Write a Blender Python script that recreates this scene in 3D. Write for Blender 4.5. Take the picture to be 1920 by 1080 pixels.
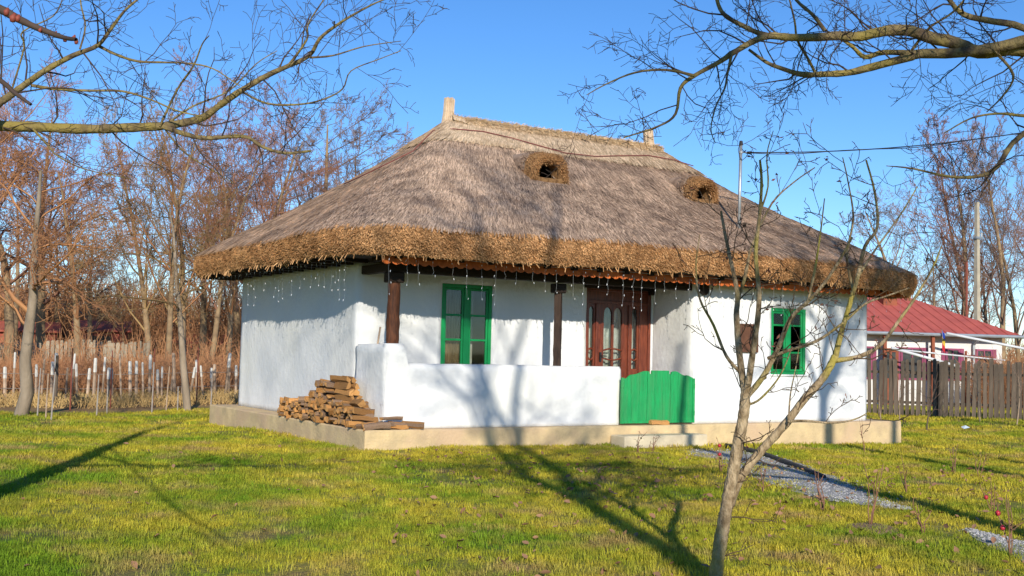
import bpy, math, random
import numpy as np
from math import sin, cos, pi, radians, sqrt, atan2, floor
from mathutils import Vector, Matrix, noise
S = bpy.context.scene
COL = S.collection
for o in list(bpy.data.objects): bpy.data.objects.remove(o)

# ------------------------------------------------------------------ camera
CAM = np.array((-7.067, -15.553, 1.5)); YAW, PITCH, ROLL, FPX = .5514, .0567, .0227, 2135.9
def cam_axes():
    f = np.array((sin(YAW)*cos(PITCH), cos(YAW)*cos(PITCH), sin(PITCH)))
    r = np.array((cos(YAW), -sin(YAW), 0.)); u = np.cross(r, f)
    return r*cos(ROLL)+u*sin(ROLL), -r*sin(ROLL)+u*cos(ROLL), f
CR, CU, CF = cam_axes()
def ray(x, y):
    d = CF*FPX + CR*(x-960) - CU*(y-540); return d/np.linalg.norm(d)
def at(x, y, d): return tuple(CAM + ray(x, y)*d)
def on(x, y, ax, c):
    d = ray(x, y); return tuple(CAM + d*((c-CAM[ax])/d[ax]))
cd = bpy.data.cameras.new('camera'); cam = bpy.data.objects.new('camera', cd); COL.objects.link(cam)
cd.sensor_width = 36; cd.sensor_fit = 'HORIZONTAL'; cd.lens = FPX/1920*36; cd.clip_start = .05; cd.clip_end = 3000
cam.matrix_world = Matrix(((CR[0], CU[0], -CF[0], CAM[0]), (CR[1], CU[1], -CF[1], CAM[1]), (CR[2], CU[2], -CF[2], CAM[2]), (0, 0, 0, 1)))
S.camera = cam

# ------------------------------------------------------------------ light
AZ, EL = radians(23.8), radians(21)
SUNDIR = np.array((sin(AZ)*cos(EL), cos(AZ)*cos(EL), -sin(EL)))
w = bpy.data.worlds.new('World'); S.world = w; w.use_nodes = True
nt = w.node_tree; bg = nt.nodes['Background']
sky = nt.nodes.new('ShaderNodeTexSky'); sky.sky_type = 'NISHITA'; sky.sun_disc = False
sky.sun_elevation = EL; sky.sun_rotation = AZ+pi; sky.altitude = 1200; sky.air_density = 1.0; sky.dust_density = 0; sky.ozone_density = 4.0
hs = nt.nodes.new('ShaderNodeHueSaturation'); hs.inputs['Saturation'].default_value = 1.18; hs.inputs['Hue'].default_value = .506; nt.links.new(sky.outputs[0], hs.inputs['Color'])
nt.links.new(hs.outputs[0], bg.inputs[0]); bg.inputs[1].default_value = .138
sl = bpy.data.lights.new('sun', 'SUN'); sl.energy = 4.4; sl.angle = radians(.53); sl.color = (1, .93, .80)
sun = bpy.data.objects.new('sun', sl); COL.objects.link(sun)
sun.rotation_euler = Vector(SUNDIR).to_track_quat('-Z', 'Y').to_euler(); sun.location = (-20, -40, 30)
S.view_settings.view_transform = 'Standard'; S.view_settings.look = 'None'; S.view_settings.exposure = .26; S.view_settings.gamma = 1
S.view_settings.use_curve_mapping = False

# ------------------------------------------------------------------ materials
def lin(c): return tuple(((v/255)/12.92 if v/255 <= .04045 else ((v/255+.055)/1.055)**2.4) for v in c)
def mat(name, c1, c2=None, scale=4, rough=.8, bump=0, bscale=None, stretch=(1, 1, 1), rnd=0., world=False, detail=5, c3=None, s3=.5, thr=(.35, .65), spec=.3, metal=0, rot=None):
    """two colours mixed by noise, an optional third by a larger noise, per-object random value shift, bump"""
    m = bpy.data.materials.new(name); m.use_nodes = True; n = m.node_tree.nodes; l = m.node_tree.links
    b = n['Principled BSDF']; b.inputs['Roughness'].default_value = rough; b.inputs['Specular IOR Level'].default_value = spec; b.inputs['Metallic'].default_value = metal
    c2 = c2 or c1
    if world: co = n.new('ShaderNodeNewGeometry').outputs['Position']
    else: co = n.new('ShaderNodeTexCoord').outputs['Object']
    mp = n.new('ShaderNodeMapping'); mp.inputs['Scale'].default_value = stretch
    if rot: mp.inputs['Rotation'].default_value = rot
    l.new(co, mp.inputs[0])
    def nz(sc, det=detail):
        t = n.new('ShaderNodeTexNoise'); t.inputs['Scale'].default_value = sc; t.inputs['Detail'].default_value = det; l.new(mp.outputs[0], t.inputs['Vector']); return t.outputs['Fac']
    def mix(a, bb, fac):
        x = n.new('ShaderNodeMix'); x.data_type = 'RGBA'
        for i, v in ((6, a), (7, bb)):
            if isinstance(v, tuple): x.inputs[i].default_value = (*v, 1)
            else: l.new(v, x.inputs[i])
        l.new(fac, x.inputs[0]); return x.outputs[2]
    def rampf(f, lo, hi):
        r = n.new('ShaderNodeMapRange'); r.inputs[1].default_value = lo; r.inputs[2].default_value = hi; l.new(f, r.inputs[0]); return r.outputs[0]
    col = mix(c1, c2, rampf(nz(scale), *thr))
    if c3: col = mix(col, c3, rampf(nz(s3, 3), .48, .66))
    if rnd:
        oi = n.new('ShaderNodeObjectInfo'); r = n.new('ShaderNodeMapRange'); r.inputs[3].default_value = 1-rnd; r.inputs[4].default_value = 1+rnd; l.new(oi.outputs['Random'], r.inputs[0])
        h = n.new('ShaderNodeHueSaturation'); l.new(r.outputs[0], h.inputs['Value']); l.new(col, h.inputs['Color']); col = h.outputs[0]
    l.new(col, b.inputs['Base Color'])
    if bump:
        bp = n.new('ShaderNodeBump'); bp.inputs['Strength'].default_value = bump; bp.inputs['Distance'].default_value = .02; l.new(nz(bscale or scale*3, 6), bp.inputs['Height']); l.new(bp.outputs[0], b.inputs['Normal'])
    return m
def glass_mat(name, tint=(.02, .025, .03)):
    m = bpy.data.materials.new(name); m.use_nodes = True; n = m.node_tree.nodes; l = m.node_tree.links
    out = n['Material Output']; n.remove(n['Principled BSDF'])
    g = n.new('ShaderNodeBsdfGlossy'); g.inputs['Roughness'].default_value = .03
    t = n.new('ShaderNodeBsdfTransparent'); t.inputs[0].default_value = (.86, .9, .9, 1)
    fr = n.new('ShaderNodeFresnel'); fr.inputs[0].default_value = 1.5
    mx = n.new('ShaderNodeMixShader'); l.new(fr.outputs[0], mx.inputs[0]); l.new(t.outputs[0], mx.inputs[1]); l.new(g.outputs[0], mx.inputs[2]); l.new(mx.outputs[0], out.inputs[0])
    return m
M = {}
M['plaster'] = mat('whitewash', (.76, .76, .755), (.69, .70, .71), 1.6, .9, .5, 12, c3=(.77, .76, .72), s3=.7)
M['concrete'] = mat('concrete', (.68, .51, .28), (.50, .38, .22), 3.5, .9, .6, 25, c3=(.56, .40, .25), s3=1.1)
M['concrete2'] = mat('concrete_pale', (.70, .60, .42), (.56, .47, .33), 3, .9, .4, 25)
M['thatch'] = mat('thatch_weathered', (.40, .275, .19), (.22, .145, .10), 7, .95, .5, 40, c3=(.30, .225, .175), s3=.8)
M['thatch_s'] = mat('thatch_straw_weathered', (.53, .375, .265), (.30, .205, .145), 2.2, .9, 0, rnd=.5, world=True)
M['cream'] = mat('thatch_fresh', (.64, .49, .34), (.47, .345, .23), 8, .95, .5, 40)
M['crest_s'] = mat('crest_straw', (.80, .62, .40), (.62, .46, .28), 5, .9, 0, rnd=.3, world=True)
M['cream_s'] = mat('straw_fresh', (.62, .47, .32), (.46, .33, .21), 5, .9, 0, rnd=.35, world=True)
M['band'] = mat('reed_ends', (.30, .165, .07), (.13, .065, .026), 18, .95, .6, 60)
M['band_s'] = mat('reed_butt', (.62, .36, .165), (.38, .195, .08), 4, .85, 0, rnd=.4, world=True)
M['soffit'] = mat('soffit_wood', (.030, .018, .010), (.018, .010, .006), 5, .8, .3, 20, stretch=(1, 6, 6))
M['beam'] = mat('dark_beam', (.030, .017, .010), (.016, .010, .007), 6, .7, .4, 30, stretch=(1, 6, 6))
M['post'] = mat('brown_post', (.16, .055, .022), (.07, .026, .013), 9, .65, .5, 30, stretch=(5, 5, .8))
M['post2'] = mat('dark_post', (.055, .03, .018), (.028, .015, .010), 9, .65, .5, 30, stretch=(5, 5, .8))
M['valance'] = mat('rusty_valance', (.62, .15, .03), (.34, .075, .018), 7, .7, .2, 30)
M['green'] = mat('green_paint', (.006, .37, .10), (.010, .27, .075), 6, .5, .7, 30, stretch=(5, 5, .5), spec=.35, c3=(.03, .30, .09), s3=2.5)
M['green2'] = mat('green_paint_window', (.006, .30, .085), (.005, .24, .065), 3, .45, .2, 40, spec=.4)
M['door'] = mat('varnished_door', (.20, .045, .018), (.11, .022, .010), 6, .35, .2, 30, stretch=(5, 5, .7), spec=.5)
M['glass'] = glass_mat('window_glass')
M['curtain'] = mat('curtain', (.62, .60, .54), (.42, .36, .28), 5, .9, .2, 20, stretch=(6, 6, 1))
M['curtain2'] = mat('brown_curtain', (.30, .19, .09), (.20, .12, .06), 4, .9, .2, 20, stretch=(6, 6, 1))
M['metal'] = mat('galvanised', (.42, .44, .45), (.33, .35, .37), 6, .45, .1, 30, metal=.6)
M['black'] = mat('black_plastic', (.015, .015, .017), (.025, .025, .027), 5, .5)
M['redrope'] = mat('red_cable', (.22, .05, .04), (.16, .045, .04), 5, .6)
M['bulb'] = mat('clear_bulb', (.8, .82, .85), None, 5, .15, spec=.8)
M['wire'] = mat('clear_wire', (.35, .37, .38), None, 5, .4)
M['wood_cut'] = mat('split_wood', (.64, .33, .115), (.44, .20, .06), 7, .85, .8, 40, rnd=.35, stretch=(1.2, 8, 8))
M['wood_end'] = mat('log_end', (.60, .32, .11), (.36, .175, .06), 14, .9, .4, 50, rnd=.3)
M['bark'] = mat('log_bark', (.36, .235, .15), (.17, .105, .07), 9, .95, .7, 30, rnd=.25, stretch=(1.5, 6, 6))
M['plaque'] = mat('brown_plaque', (.15, .065, .035), (.09, .04, .024), 6, .6, .2, 20)
M['lawnsoil'] = None
M['gravel'] = mat('gravel', (.44, .42, .39), (.28, .265, .245), 40, .95, .8, 60, c3=(.30, .30, .26), s3=1.2)
M['stone'] = mat('gravel_stone', (.48, .465, .45), (.35, .335, .32), 10, .9, .3, rnd=.35)
M['bark_fg'] = mat('young_bark', (.17, .115, .06), (.44, .33, .20), 22, .9, 1.0, 60, c3=(.34, .28, .05), s3=3.2, stretch=(1, 1, .6))
M['twig_fg'] = mat('young_twig', (.115, .072, .036), (.07, .045, .028), 8, .8, .3, 40)
M['bark_moss'] = mat('mossy_bark', (.24, .18, .075), (.085, .058, .036), 16, .85, .9, 40, c3=(.25, .19, .05), s3=5)
M['twig_dk'] = mat('dark_twig', (.085, .055, .04), (.05, .034, .028), 8, .8)
M['bark_red'] = mat('reddish_bark', (.20, .085, .05), (.10, .05, .035), 7, .85, .4, 40)
M['bud'] = mat('red_bud', (.30, .07, .045), (.2, .05, .03), 8, .6)
M['bark_grey'] = mat('grey_bark', (.34, .27, .20), (.20, .155, .11), 3, .9, .6, 20, stretch=(1, 1, .4))
M['bark_bg'] = mat('brown_bark', (0.324, 0.223, 0.121), (0.203, 0.135, 0.078), 3, .9, .5, 15)
M['twig_or'] = mat('orange_twigs', (0.405, 0.196, 0.084), (0.290, 0.135, 0.065), .6, .9, rnd=.2)
M['twig_pk'] = mat('pinkish_twigs', (0.405, 0.203, 0.128), (0.297, 0.142, 0.095), .6, .9, rnd=.2)
M['twig_ol'] = mat('olive_twigs', (0.324, 0.209, 0.088), (0.223, 0.142, 0.068), .6, .9, rnd=.2)
M['twig_gy'] = mat('greybrown_twigs', (0.277, 0.182, 0.135), (0.203, 0.128, 0.095), .6, .9, rnd=.2)
M['brush'] = mat('dry_brush', (0.540, 0.270, 0.121), (0.365, 0.169, 0.081), .5, .95)
M['brush2'] = mat('dry_grass', (0.594, 0.405, 0.162), (0.459, 0.297, 0.121), .5, .95)
M['dryleaf'] = mat('dry_leaf', (.22, .085, .05), (.13, .055, .035), 3, .85, rnd=.3)
M['deadleaf'] = mat('fallen_leaf', (.34, .19, .105), (.24, .12, .07), 2, .9, world=True)
M['picket'] = mat('old_picket', (.15, .115, .085), (.085, .066, .05), 3, .95, .6, 20, rnd=.22, stretch=(4, 4, .5))
M['stake'] = mat('stake_wood', (.42, .31, .22), (.28, .2, .14), 5, .9, .3, rnd=.3)
M['limewash'] = mat('limewashed_tip', (.62, .60, .55), (.5, .48, .43), 6, .9)
M['redroof'] = mat('red_metal_roof', (.50, .115, .085), (.40, .09, .07), 2, .65, .2, 8, spec=.4)
M['whitewall'] = mat('white_wall', (.72, .70, .68), (.62, .60, .58), 1.5, .9, .2)
M['magenta'] = mat('magenta_paint', (.30, .07, .14), (.22, .05, .10), 3, .5)
M['redwood'] = mat('red_brown_wood', (.30, .085, .04), (.2, .06, .03), 3, .7)
M['pipe'] = mat('white_pipe', (.66, .67, .68), (.56, .57, .58), 3, .5)
M['gutter'] = mat('gutter_metal', (.40, .43, .45), (.33, .36, .38), 3, .4, metal=.4)
M['pane_dk'] = mat('dark_pane', (.03, .035, .04), (.05, .055, .06), 2, .08, spec=.6)
M['redwall'] = mat('red_wall', (.40, .10, .06), (.32, .085, .055), 1, .8)
M['greyfence'] = mat('grey_boards', (.34, .28, .20), (.25, .205, .15), 2, .9, .4, 10, rnd=.3)
M['rod'] = mat('grey_rod', (.34, .31, .28), (.26, .22, .19), 5, .7)
M['redrod'] = mat('rust_rod', (.26, .07, .04), (.2, .06, .04), 5, .7)
M['polewood'] = mat('pole_concrete', (.46, .40, .30), (.36, .31, .24), 3, .9, .3)
M['blue'] = mat('flag_blue', (.02, .06, .35)); M['yellow'] = mat('flag_yellow', (.75, .5, .03)); M['red'] = mat('flag_red', (.55, .03, .04))
M['litter'] = mat('pale_litter', (.5, .58, .66), (.42, .5, .6), 8, .5)
M['rosestem'] = mat('rose_stem', (.27, .13, .085), (.20, .11, .06), 8, .7)
M['roseleaf'] = mat('rose_leaf', (.07, .09, .03), (.14, .07, .04), 8, .6)
M['hip'] = mat('rose_hip', (.45, .03, .045), None, 5, .4)
M['mulch'] = mat('mulch', (.33, .21, .12), (.2, .12, .07), 25, .95, .8, 40)
M['edging'] = mat('dark_edging', (.045, .042, .045), (.07, .065, .065), 8, .8, .3)

def ground_mat(name, blade):
    m = bpy.data.materials.new(name); m.use_nodes = True; n = m.node_tree.nodes; l = m.node_tree.links
    b = n['Principled BSDF']; b.inputs['Roughness'].default_value = .8 if blade else .95; b.inputs['Specular IOR Level'].default_value = .2
    pos = n.new('ShaderNodeNewGeometry').outputs['Position']
    def nz(sc, det=4, off=0):
        t = n.new('ShaderNodeTexNoise'); t.inputs['Scale'].default_value = sc; t.inputs['Detail'].default_value = det
        if off:
            a = n.new('ShaderNodeVectorMath'); a.inputs[1].default_value = (off, off*.7, 0); l.new(pos, a.inputs[0]); l.new(a.outputs[0], t.inputs['Vector'])
        else: l.new(pos, t.inputs['Vector'])
        return t.outputs['Fac']
    def mr(f, a, bb, c=0, d=1):
        r = n.new('ShaderNodeMapRange'); r.inputs[1].default_value = a; r.inputs[2].default_value = bb; r.inputs[3].default_value = c; r.inputs[4].default_value = d; l.new(f, r.inputs[0]); return r.outputs[0]
    def mix(a, bb, fac):
        x = n.new('ShaderNodeMix'); x.data_type = 'RGBA'
        for i, v in ((6, a), (7, bb)):
            if isinstance(v, tuple): x.inputs[i].default_value = (*v, 1)
            else: l.new(v, x.inputs[i])
        l.new(fac, x.inputs[0]); return x.outputs[2]
    # straw-yellow worn turf mixes with green in patches; greener towards the old orchard side
    sx = n.new('ShaderNodeSeparateXYZ'); l.new(pos, sx.inputs[0])
    if blade: G, Y, D = (.19, .31, .018), (.60, .49, .05), (.50, .34, .13)
    else: G, Y, D = (.12, .18, .02), (.34, .28, .05), (.28, .17, .08)
    f1 = mr(nz(.55, 5), .34, .62)
    f2 = mr(nz(6, 3, 9), .3, .7)
    add = n.new('ShaderNodeMath'); add.operation = 'ADD'; l.new(f1, add.inputs[0]); l.new(mr(f2, 0, 1, -.25, .25), add.inputs[1])
    gr = mr(sx.outputs[0], -6.5, -1.0, -.42, .14)
    add2 = n.new('ShaderNodeMath'); add2.operation = 'ADD'; add2.use_clamp = True; l.new(add.outputs[0], add2.inputs[0]); l.new(gr, add2.inputs[1])
    col = mix(G, Y, add2.outputs[0])
    col = mix(col, D, mr(nz(1.3, 6, 31), .52, .68, 0, .8)); col = mix(col, (.05, .11, .012) if not blade else (.12, .24, .012), mr(nz(2.2, 5, 57), .56, .72, 0, .6))
    # beyond the mown lawn the orchard floor is leaf litter
    if not blade:
        far = mr(sx.outputs[1], 10.8, 13.5)
        nn = n.new('ShaderNodeMath'); nn.operation = 'MULTIPLY'; l.new(far, nn.inputs[0]); l.new(mr(sx.outputs[0], 18, 8), nn.inputs[1])
        lit = mix((.26, .15, .065), (.36, .235, .095), mr(nz(.8, 6, 3), .35, .65))
        col = mix(col, lit, nn.outputs[0])
    if blade:
        oi = n.new('ShaderNodeObjectInfo'); h = n.new('ShaderNodeHueSaturation'); l.new(mr(oi.outputs['Random'], 0, 1, .6, 1.35), h.inputs['Value']); l.new(col, h.inputs['Color']); col = h.outputs[0]
        b.inputs['Subsurface Weight'].default_value = 0
        tr = n.new('ShaderNodeBsdfTranslucent'); l.new(col, tr.inputs[0]); mx = n.new('ShaderNodeMixShader'); mx.inputs[0].default_value = .3
        l.new(b.outputs[0], mx.inputs[1]); l.new(tr.outputs[0], mx.inputs[2]); l.new(mx.outputs[0], n['Material Output'].inputs[0])
    else:
        bp = n.new('ShaderNodeBump'); bp.inputs['Strength'].default_value = .8; bp.inputs['Distance'].default_value = .04; l.new(nz(30, 5), bp.inputs['Height']); l.new(bp.outputs[0], b.inputs['Normal'])
    l.new(col, b.inputs['Base Color'])
    return m
M['ground'] = ground_mat('turf_soil', False); M['blade'] = ground_mat('grass_blade', True)

# ------------------------------------------------------------------ helpers
def fast_mesh(name, v, quads=None, tris=None, midx=None, smooth=True):
    me = bpy.data.meshes.new(name); v = np.asarray(v, dtype=np.float32).reshape(-1, 3)
    q = np.zeros((0, 4), np.int32) if quads is None else np.asarray(quads, dtype=np.int32).reshape(-1, 4)
    t = np.zeros((0, 3), np.int32) if tris is None else np.asarray(tris, dtype=np.int32).reshape(-1, 3)
    me.vertices.add(len(v)); me.vertices.foreach_set('co', v.ravel())
    loops = np.concatenate((q.ravel(), t.ravel())); me.loops.add(len(loops)); me.loops.foreach_set('vertex_index', loops)
    n = len(q)+len(t); me.polygons.add(n)
    st = np.concatenate((np.arange(len(q))*4, len(q)*4+np.arange(len(t))*3)).astype(np.int32)
    me.polygons.foreach_set('loop_start', st)
    me.polygons.foreach_set('loop_total', np.concatenate((np.full(len(q), 4), np.full(len(t), 3))).astype(np.int32))
    me.polygons.foreach_set('use_smooth', np.full(n, smooth))
    if midx is not None: me.polygons.foreach_set('material_index', np.asarray(midx, dtype=np.int32))
    me.update(calc_edges=True); me.validate(); return me
def obj(name, me, mats=None, parent=None, label=None, cat=None, group=None, kind=None, loc=None):
    if mats is not None and len(me.materials) == 0:
        for m in (mats if isinstance(mats, (list, tuple)) else [mats]): me.materials.append(M[m] if isinstance(m, str) else m)
    o = bpy.data.objects.new(name, me); COL.objects.link(o); o.parent = parent
    if loc is not None: o.location = loc
    return tag(o, label, cat, group, kind)
def tag(o, label=None, cat=None, group=None, kind=None):
    for k, v in (('label', label), ('category', cat), ('group', group), ('kind', kind)):
        if v: o[k] = v
    return o
def empty(name, loc, label, cat, group=None, rz=0):
    o = bpy.data.objects.new(name, None); COL.objects.link(o); o.location = loc; o.rotation_euler.z = rz; o.empty_display_size = .1
    return tag(o, label, cat, group)
class MB:
    def __init__(s): s.v = []; s.f = []; s.m = []
    def add(s, vs, fs, mi=0):
        b = len(s.v); s.v += [tuple(map(float, x)) for x in vs]; s.f += [tuple(b+i for i in f) for f in fs]; s.m += [mi]*len(fs); return s
    def box(s, c, d, rz=0, R=None, mi=0, taper=1.):
        vs = []
        for z in (-.5, .5):
            k = taper if z > 0 else 1
            for x, y in ((-.5, -.5), (.5, -.5), (.5, .5), (-.5, .5)): vs.append(Vector((x*d[0]*k, y*d[1]*k, z*d[2])))
        R = R or Matrix.Rotation(rz, 3, 'Z')
        return s.add([R@a+Vector(c) for a in vs], [(3, 2, 1, 0), (4, 5, 6, 7), (0, 1, 5, 4), (1, 2, 6, 5), (2, 3, 7, 6), (3, 0, 4, 7)], mi)
    def span(s, x0, x1, y0, y1, z0, z1, mi=0): return s.box(((x0+x1)/2, (y0+y1)/2, (z0+z1)/2), (x1-x0, y1-y0, z1-z0), mi=mi)
    def tube(s, pts, rad, n=8, mi=0, cap=True):
        P = [Vector(p) for p in pts]; rad = rad if isinstance(rad, (list, tuple)) else [rad]*len(P); b = len(s.v)
        ref = Vector((0, 0, 1)) if abs((P[-1]-P[0]).normalized().z) < .9 else Vector((1, 0, 0))
        for i, p in enumerate(P):
            t = (P[min(i+1, len(P)-1)]-P[max(i-1, 0)]).normalized(); a = t.cross(ref).normalized(); c = a.cross(t)
            for k in range(n): s.v.append(tuple(p+(a*cos(2*pi*k/n)+c*sin(2*pi*k/n))*rad[i]))
        for i in range(len(P)-1):
            for k in range(n): s.f.append((b+i*n+k, b+i*n+(k+1) % n, b+(i+1)*n+(k+1) % n, b+(i+1)*n+k)); s.m.append(mi)
        if cap:
            s.f.append(tuple(b+k for k in range(n))[::-1]); s.f.append(tuple(b+(len(P)-1)*n+k for k in range(n))); s.m += [mi, mi]
        return s
    def extrude(s, outline, y0, y1, mi=0, ax='y'):
        """closed outline in (x,z), extruded in y"""
        n = len(outline); f = (lambda a, d: (a[0], d, a[1])) if ax == 'y' else (lambda a, d: (d, a[0], a[1]))
        vs = [f(a, y0) for a in outline]+[f(a, y1) for a in outline]
        fs = [tuple(range(n)), tuple(range(2*n-1, n-1, -1))]+[((i+1) % n, i, n+i, n+(i+1) % n) for i in range(n)]
        return s.add(vs, fs, mi)
    def mesh(s, name, smooth=False, bevel=0):
        me = bpy.data.meshes.new(name); me.from_pydata(s.v, [], s.f); me.polygons.foreach_set('material_index', s.m)
        import bmesh
        bm = bmesh.new(); bm.from_mesh(me); bmesh.ops.recalc_face_normals(bm, faces=bm.faces)
        if bevel: bmesh.ops.bevel(bm, geom=list(bm.edges), offset=bevel, segments=1, affect='EDGES', clamp_overlap=True)
        bm.to_mesh(me); bm.free()
        if smooth: me.polygons.foreach_set('use_smooth', [True]*len(me.polygons))
        return me
    def build(s, name, mats, parent=None, smooth=False, bevel=0, **k): return obj(name, s.mesh(name, smooth, bevel), mats, parent, **k)
def tubes_mesh(name, lines, sides, rough=0):
    """lines: list of (pts, radii): one mesh of tapered tubes, vectorised by point count"""
    V = []; Q = []; base = 0; by = {}
    for pts, rad in lines: by.setdefault(len(pts), []).append((pts, rad))
    for n, ls in by.items():
        P = np.array([a for a, b in ls], dtype=float); R = np.array([b for a, b in ls], dtype=float); m = len(ls)
        T = np.empty_like(P); T[:, 1:-1] = P[:, 2:]-P[:, :-2]; T[:, 0] = P[:, 1]-P[:, 0]; T[:, -1] = P[:, -1]-P[:, -2]
        T /= np.linalg.norm(T, axis=2, keepdims=True)+1e-9
        mean = P[:, -1]-P[:, 0]; mean /= np.linalg.norm(mean, axis=1, keepdims=True)+1e-9
        ref = np.where(np.abs(mean[:, 2:3]) < .8, np.array([[0, 0, 1.]]), np.array([[1., 0, 0]]))[:, None, :]
        A = np.cross(T, np.broadcast_to(ref, T.shape)); A /= np.linalg.norm(A, axis=2, keepdims=True)+1e-9; B = np.cross(A, T)
        ang = np.arange(sides)*2*pi/sides
        ring = P[:, :, None, :]+R[:, :, None, None]*(A[:, :, None, :]*np.cos(ang)[None, None, :, None]+B[:, :, None, :]*np.sin(ang)[None, None, :, None])
        if rough:
            flat = ring.reshape(-1, 3); f = np.array([rough*(fbm(q[0]*26, q[1]*26, q[2]*11)+.6*nse(q[0]*70, q[1]*70, q[2]*40)) for q in flat]).reshape(m, n, sides, 1)
            ring = P[:, :, None, :]+(ring-P[:, :, None, :])*(1+f)
        V.append(ring.reshape(-1, 3))
        idx = base+np.arange(m*n*sides).reshape(m, n, sides); nx = np.roll(idx, -1, axis=2)
        Q.append(np.stack((idx[:, :-1], nx[:, :-1], nx[:, 1:], idx[:, 1:]), axis=-1).reshape(-1, 4)); base += m*n*sides
    return fast_mesh(name, np.concatenate(V), np.concatenate(Q))
def nse(x, y, z=0.): return noise.noise(Vector((x, y, z)))
def fbm(x, y, z=0.): return nse(x, y, z)+.5*nse(2.1*x, 2.1*y, 2.1*z+7)+.25*nse(4.3*x, 4.3*y, 4.3*z+3)

def instancer(name, template_list, pts, rot, scl, var, parent=None, **k):
    """one object that sets copies of small template meshes on its points (geometry nodes)"""
    me = bpy.data.meshes.new(name); n = len(pts); me.vertices.add(n); me.vertices.foreach_set('co', np.asarray(pts, dtype=np.float32).ravel())
    a = me.attributes.new('rot', 'FLOAT_VECTOR', 'POINT'); a.data.foreach_set('vector', np.asarray(rot, dtype=np.float32).ravel())
    a = me.attributes.new('scl', 'FLOAT_VECTOR', 'POINT'); a.data.foreach_set('vector', np.asarray(scl, dtype=np.float32).ravel())
    a = me.attributes.new('var', 'INT', 'POINT'); a.data.foreach_set('value', np.asarray(var, dtype=np.int32))
    o = obj(name, me, None, parent, **k)
    g = bpy.data.node_groups.new(name, 'GeometryNodeTree'); g.interface.new_socket('Geometry', in_out='INPUT', socket_type='NodeSocketGeometry'); g.interface.new_socket('Geometry', in_out='OUTPUT', socket_type='NodeSocketGeometry')
    N = g.nodes; gi = N.new('NodeGroupInput'); go = N.new('NodeGroupOutput'); j = N.new('GeometryNodeJoinGeometry')
    def named(nm, ty):
        x = N.new('GeometryNodeInputNamedAttribute'); x.data_type = ty; x.inputs[0].default_value = nm; return x.outputs[0]
    r = named('rot', 'FLOAT_VECTOR'); s = named('scl', 'FLOAT_VECTOR'); vv = named('var', 'INT')
    for i, tm in enumerate(template_list):
        to = bpy.data.objects.new(name+'_piece', tm)
        oi = N.new('GeometryNodeObjectInfo'); oi.inputs['Object'].default_value = to
        c = N.new('FunctionNodeCompare'); c.data_type = 'INT'; c.operation = 'EQUAL'; g.links.new(vv, c.inputs[2]); c.inputs[3].default_value = i
        ip = N.new('GeometryNodeInstanceOnPoints'); g.links.new(gi.outputs[0], ip.inputs['Points']); g.links.new(oi.outputs['Geometry'], ip.inputs['Instance'])
        g.links.new(c.outputs[0], ip.inputs['Selection']); g.links.new(r, ip.inputs['Rotation']); g.links.new(s, ip.inputs['Scale']); g.links.new(ip.outputs[0], j.inputs[0])
    g.links.new(j.outputs[0], go.inputs[0]); md = o.modifiers.new('scatter', 'NODES'); md.node_group = g
    return o
def eul(dx, dz):
    """Euler angles whose X axis is dx and Z axis about dz, arrays (n,3)"""
    X = dx/(np.linalg.norm(dx, axis=1, keepdims=True)+1e-9); Y = np.cross(dz, X); Y /= np.linalg.norm(Y, axis=1, keepdims=True)+1e-9; Z = np.cross(X, Y)
    return np.stack((np.arctan2(Y[:, 2], Z[:, 2]), np.arcsin(np.clip(-X[:, 2], -1, 1)), np.arctan2(X[:, 1], X[:, 0])), axis=1)

# ------------------------------------------------------------------ ground
def sstep(a, b, x): t = min(1, max(0, (x-a)/(b-a))); return t*t*(3-2*t)
def gz(x, y):
    dip = -.16*sstep(3, 12, x)*sstep(-12, -1, y) - .12*sstep(3, 8, y)*sstep(4, -1, x)*(1-sstep(3, 12, x))
    near = sstep(130, 60, sqrt(x*x+y*y))
    return (dip + .03*nse(x*.35, y*.35) + .015*nse(x*1.1, y*1.1, 4))*near - .3*(1-near)
gx = np.concatenate((-np.geomspace(900, 26, 22), np.arange(-25, 40, .5), np.geomspace(41, 900, 22)))
gy = np.concatenate((-np.geomspace(900, 25, 22), np.arange(-24, 30, .5), np.geomspace(31, 900, 22)))
V = np.array([(x, y, gz(x, y)) for y in gy for x in gx]); nx, ny = len(gx), len(gy)
i = np.arange(nx*ny).reshape(ny, nx); Q = np.stack((i[:-1, :-1], i[:-1, 1:], i[1:, 1:], i[1:, :-1]), -1).reshape(-1, 4)
obj('ground', fast_mesh('ground', V, Q), 'ground', kind='structure')

# ------------------------------------------------------------------ cottage
L, W, HP = 11.8, 7.66, .30
WX, WY, DR, XR, XE, YE = .45, .25, 1.42, 6.52, 11.10, 7.26      # wall planes
house = empty('thatched_cottage', (0, 0, 0), 'whitewashed cottage with a thick hipped thatch roof, green windows and timber porch', 'house')
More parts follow.
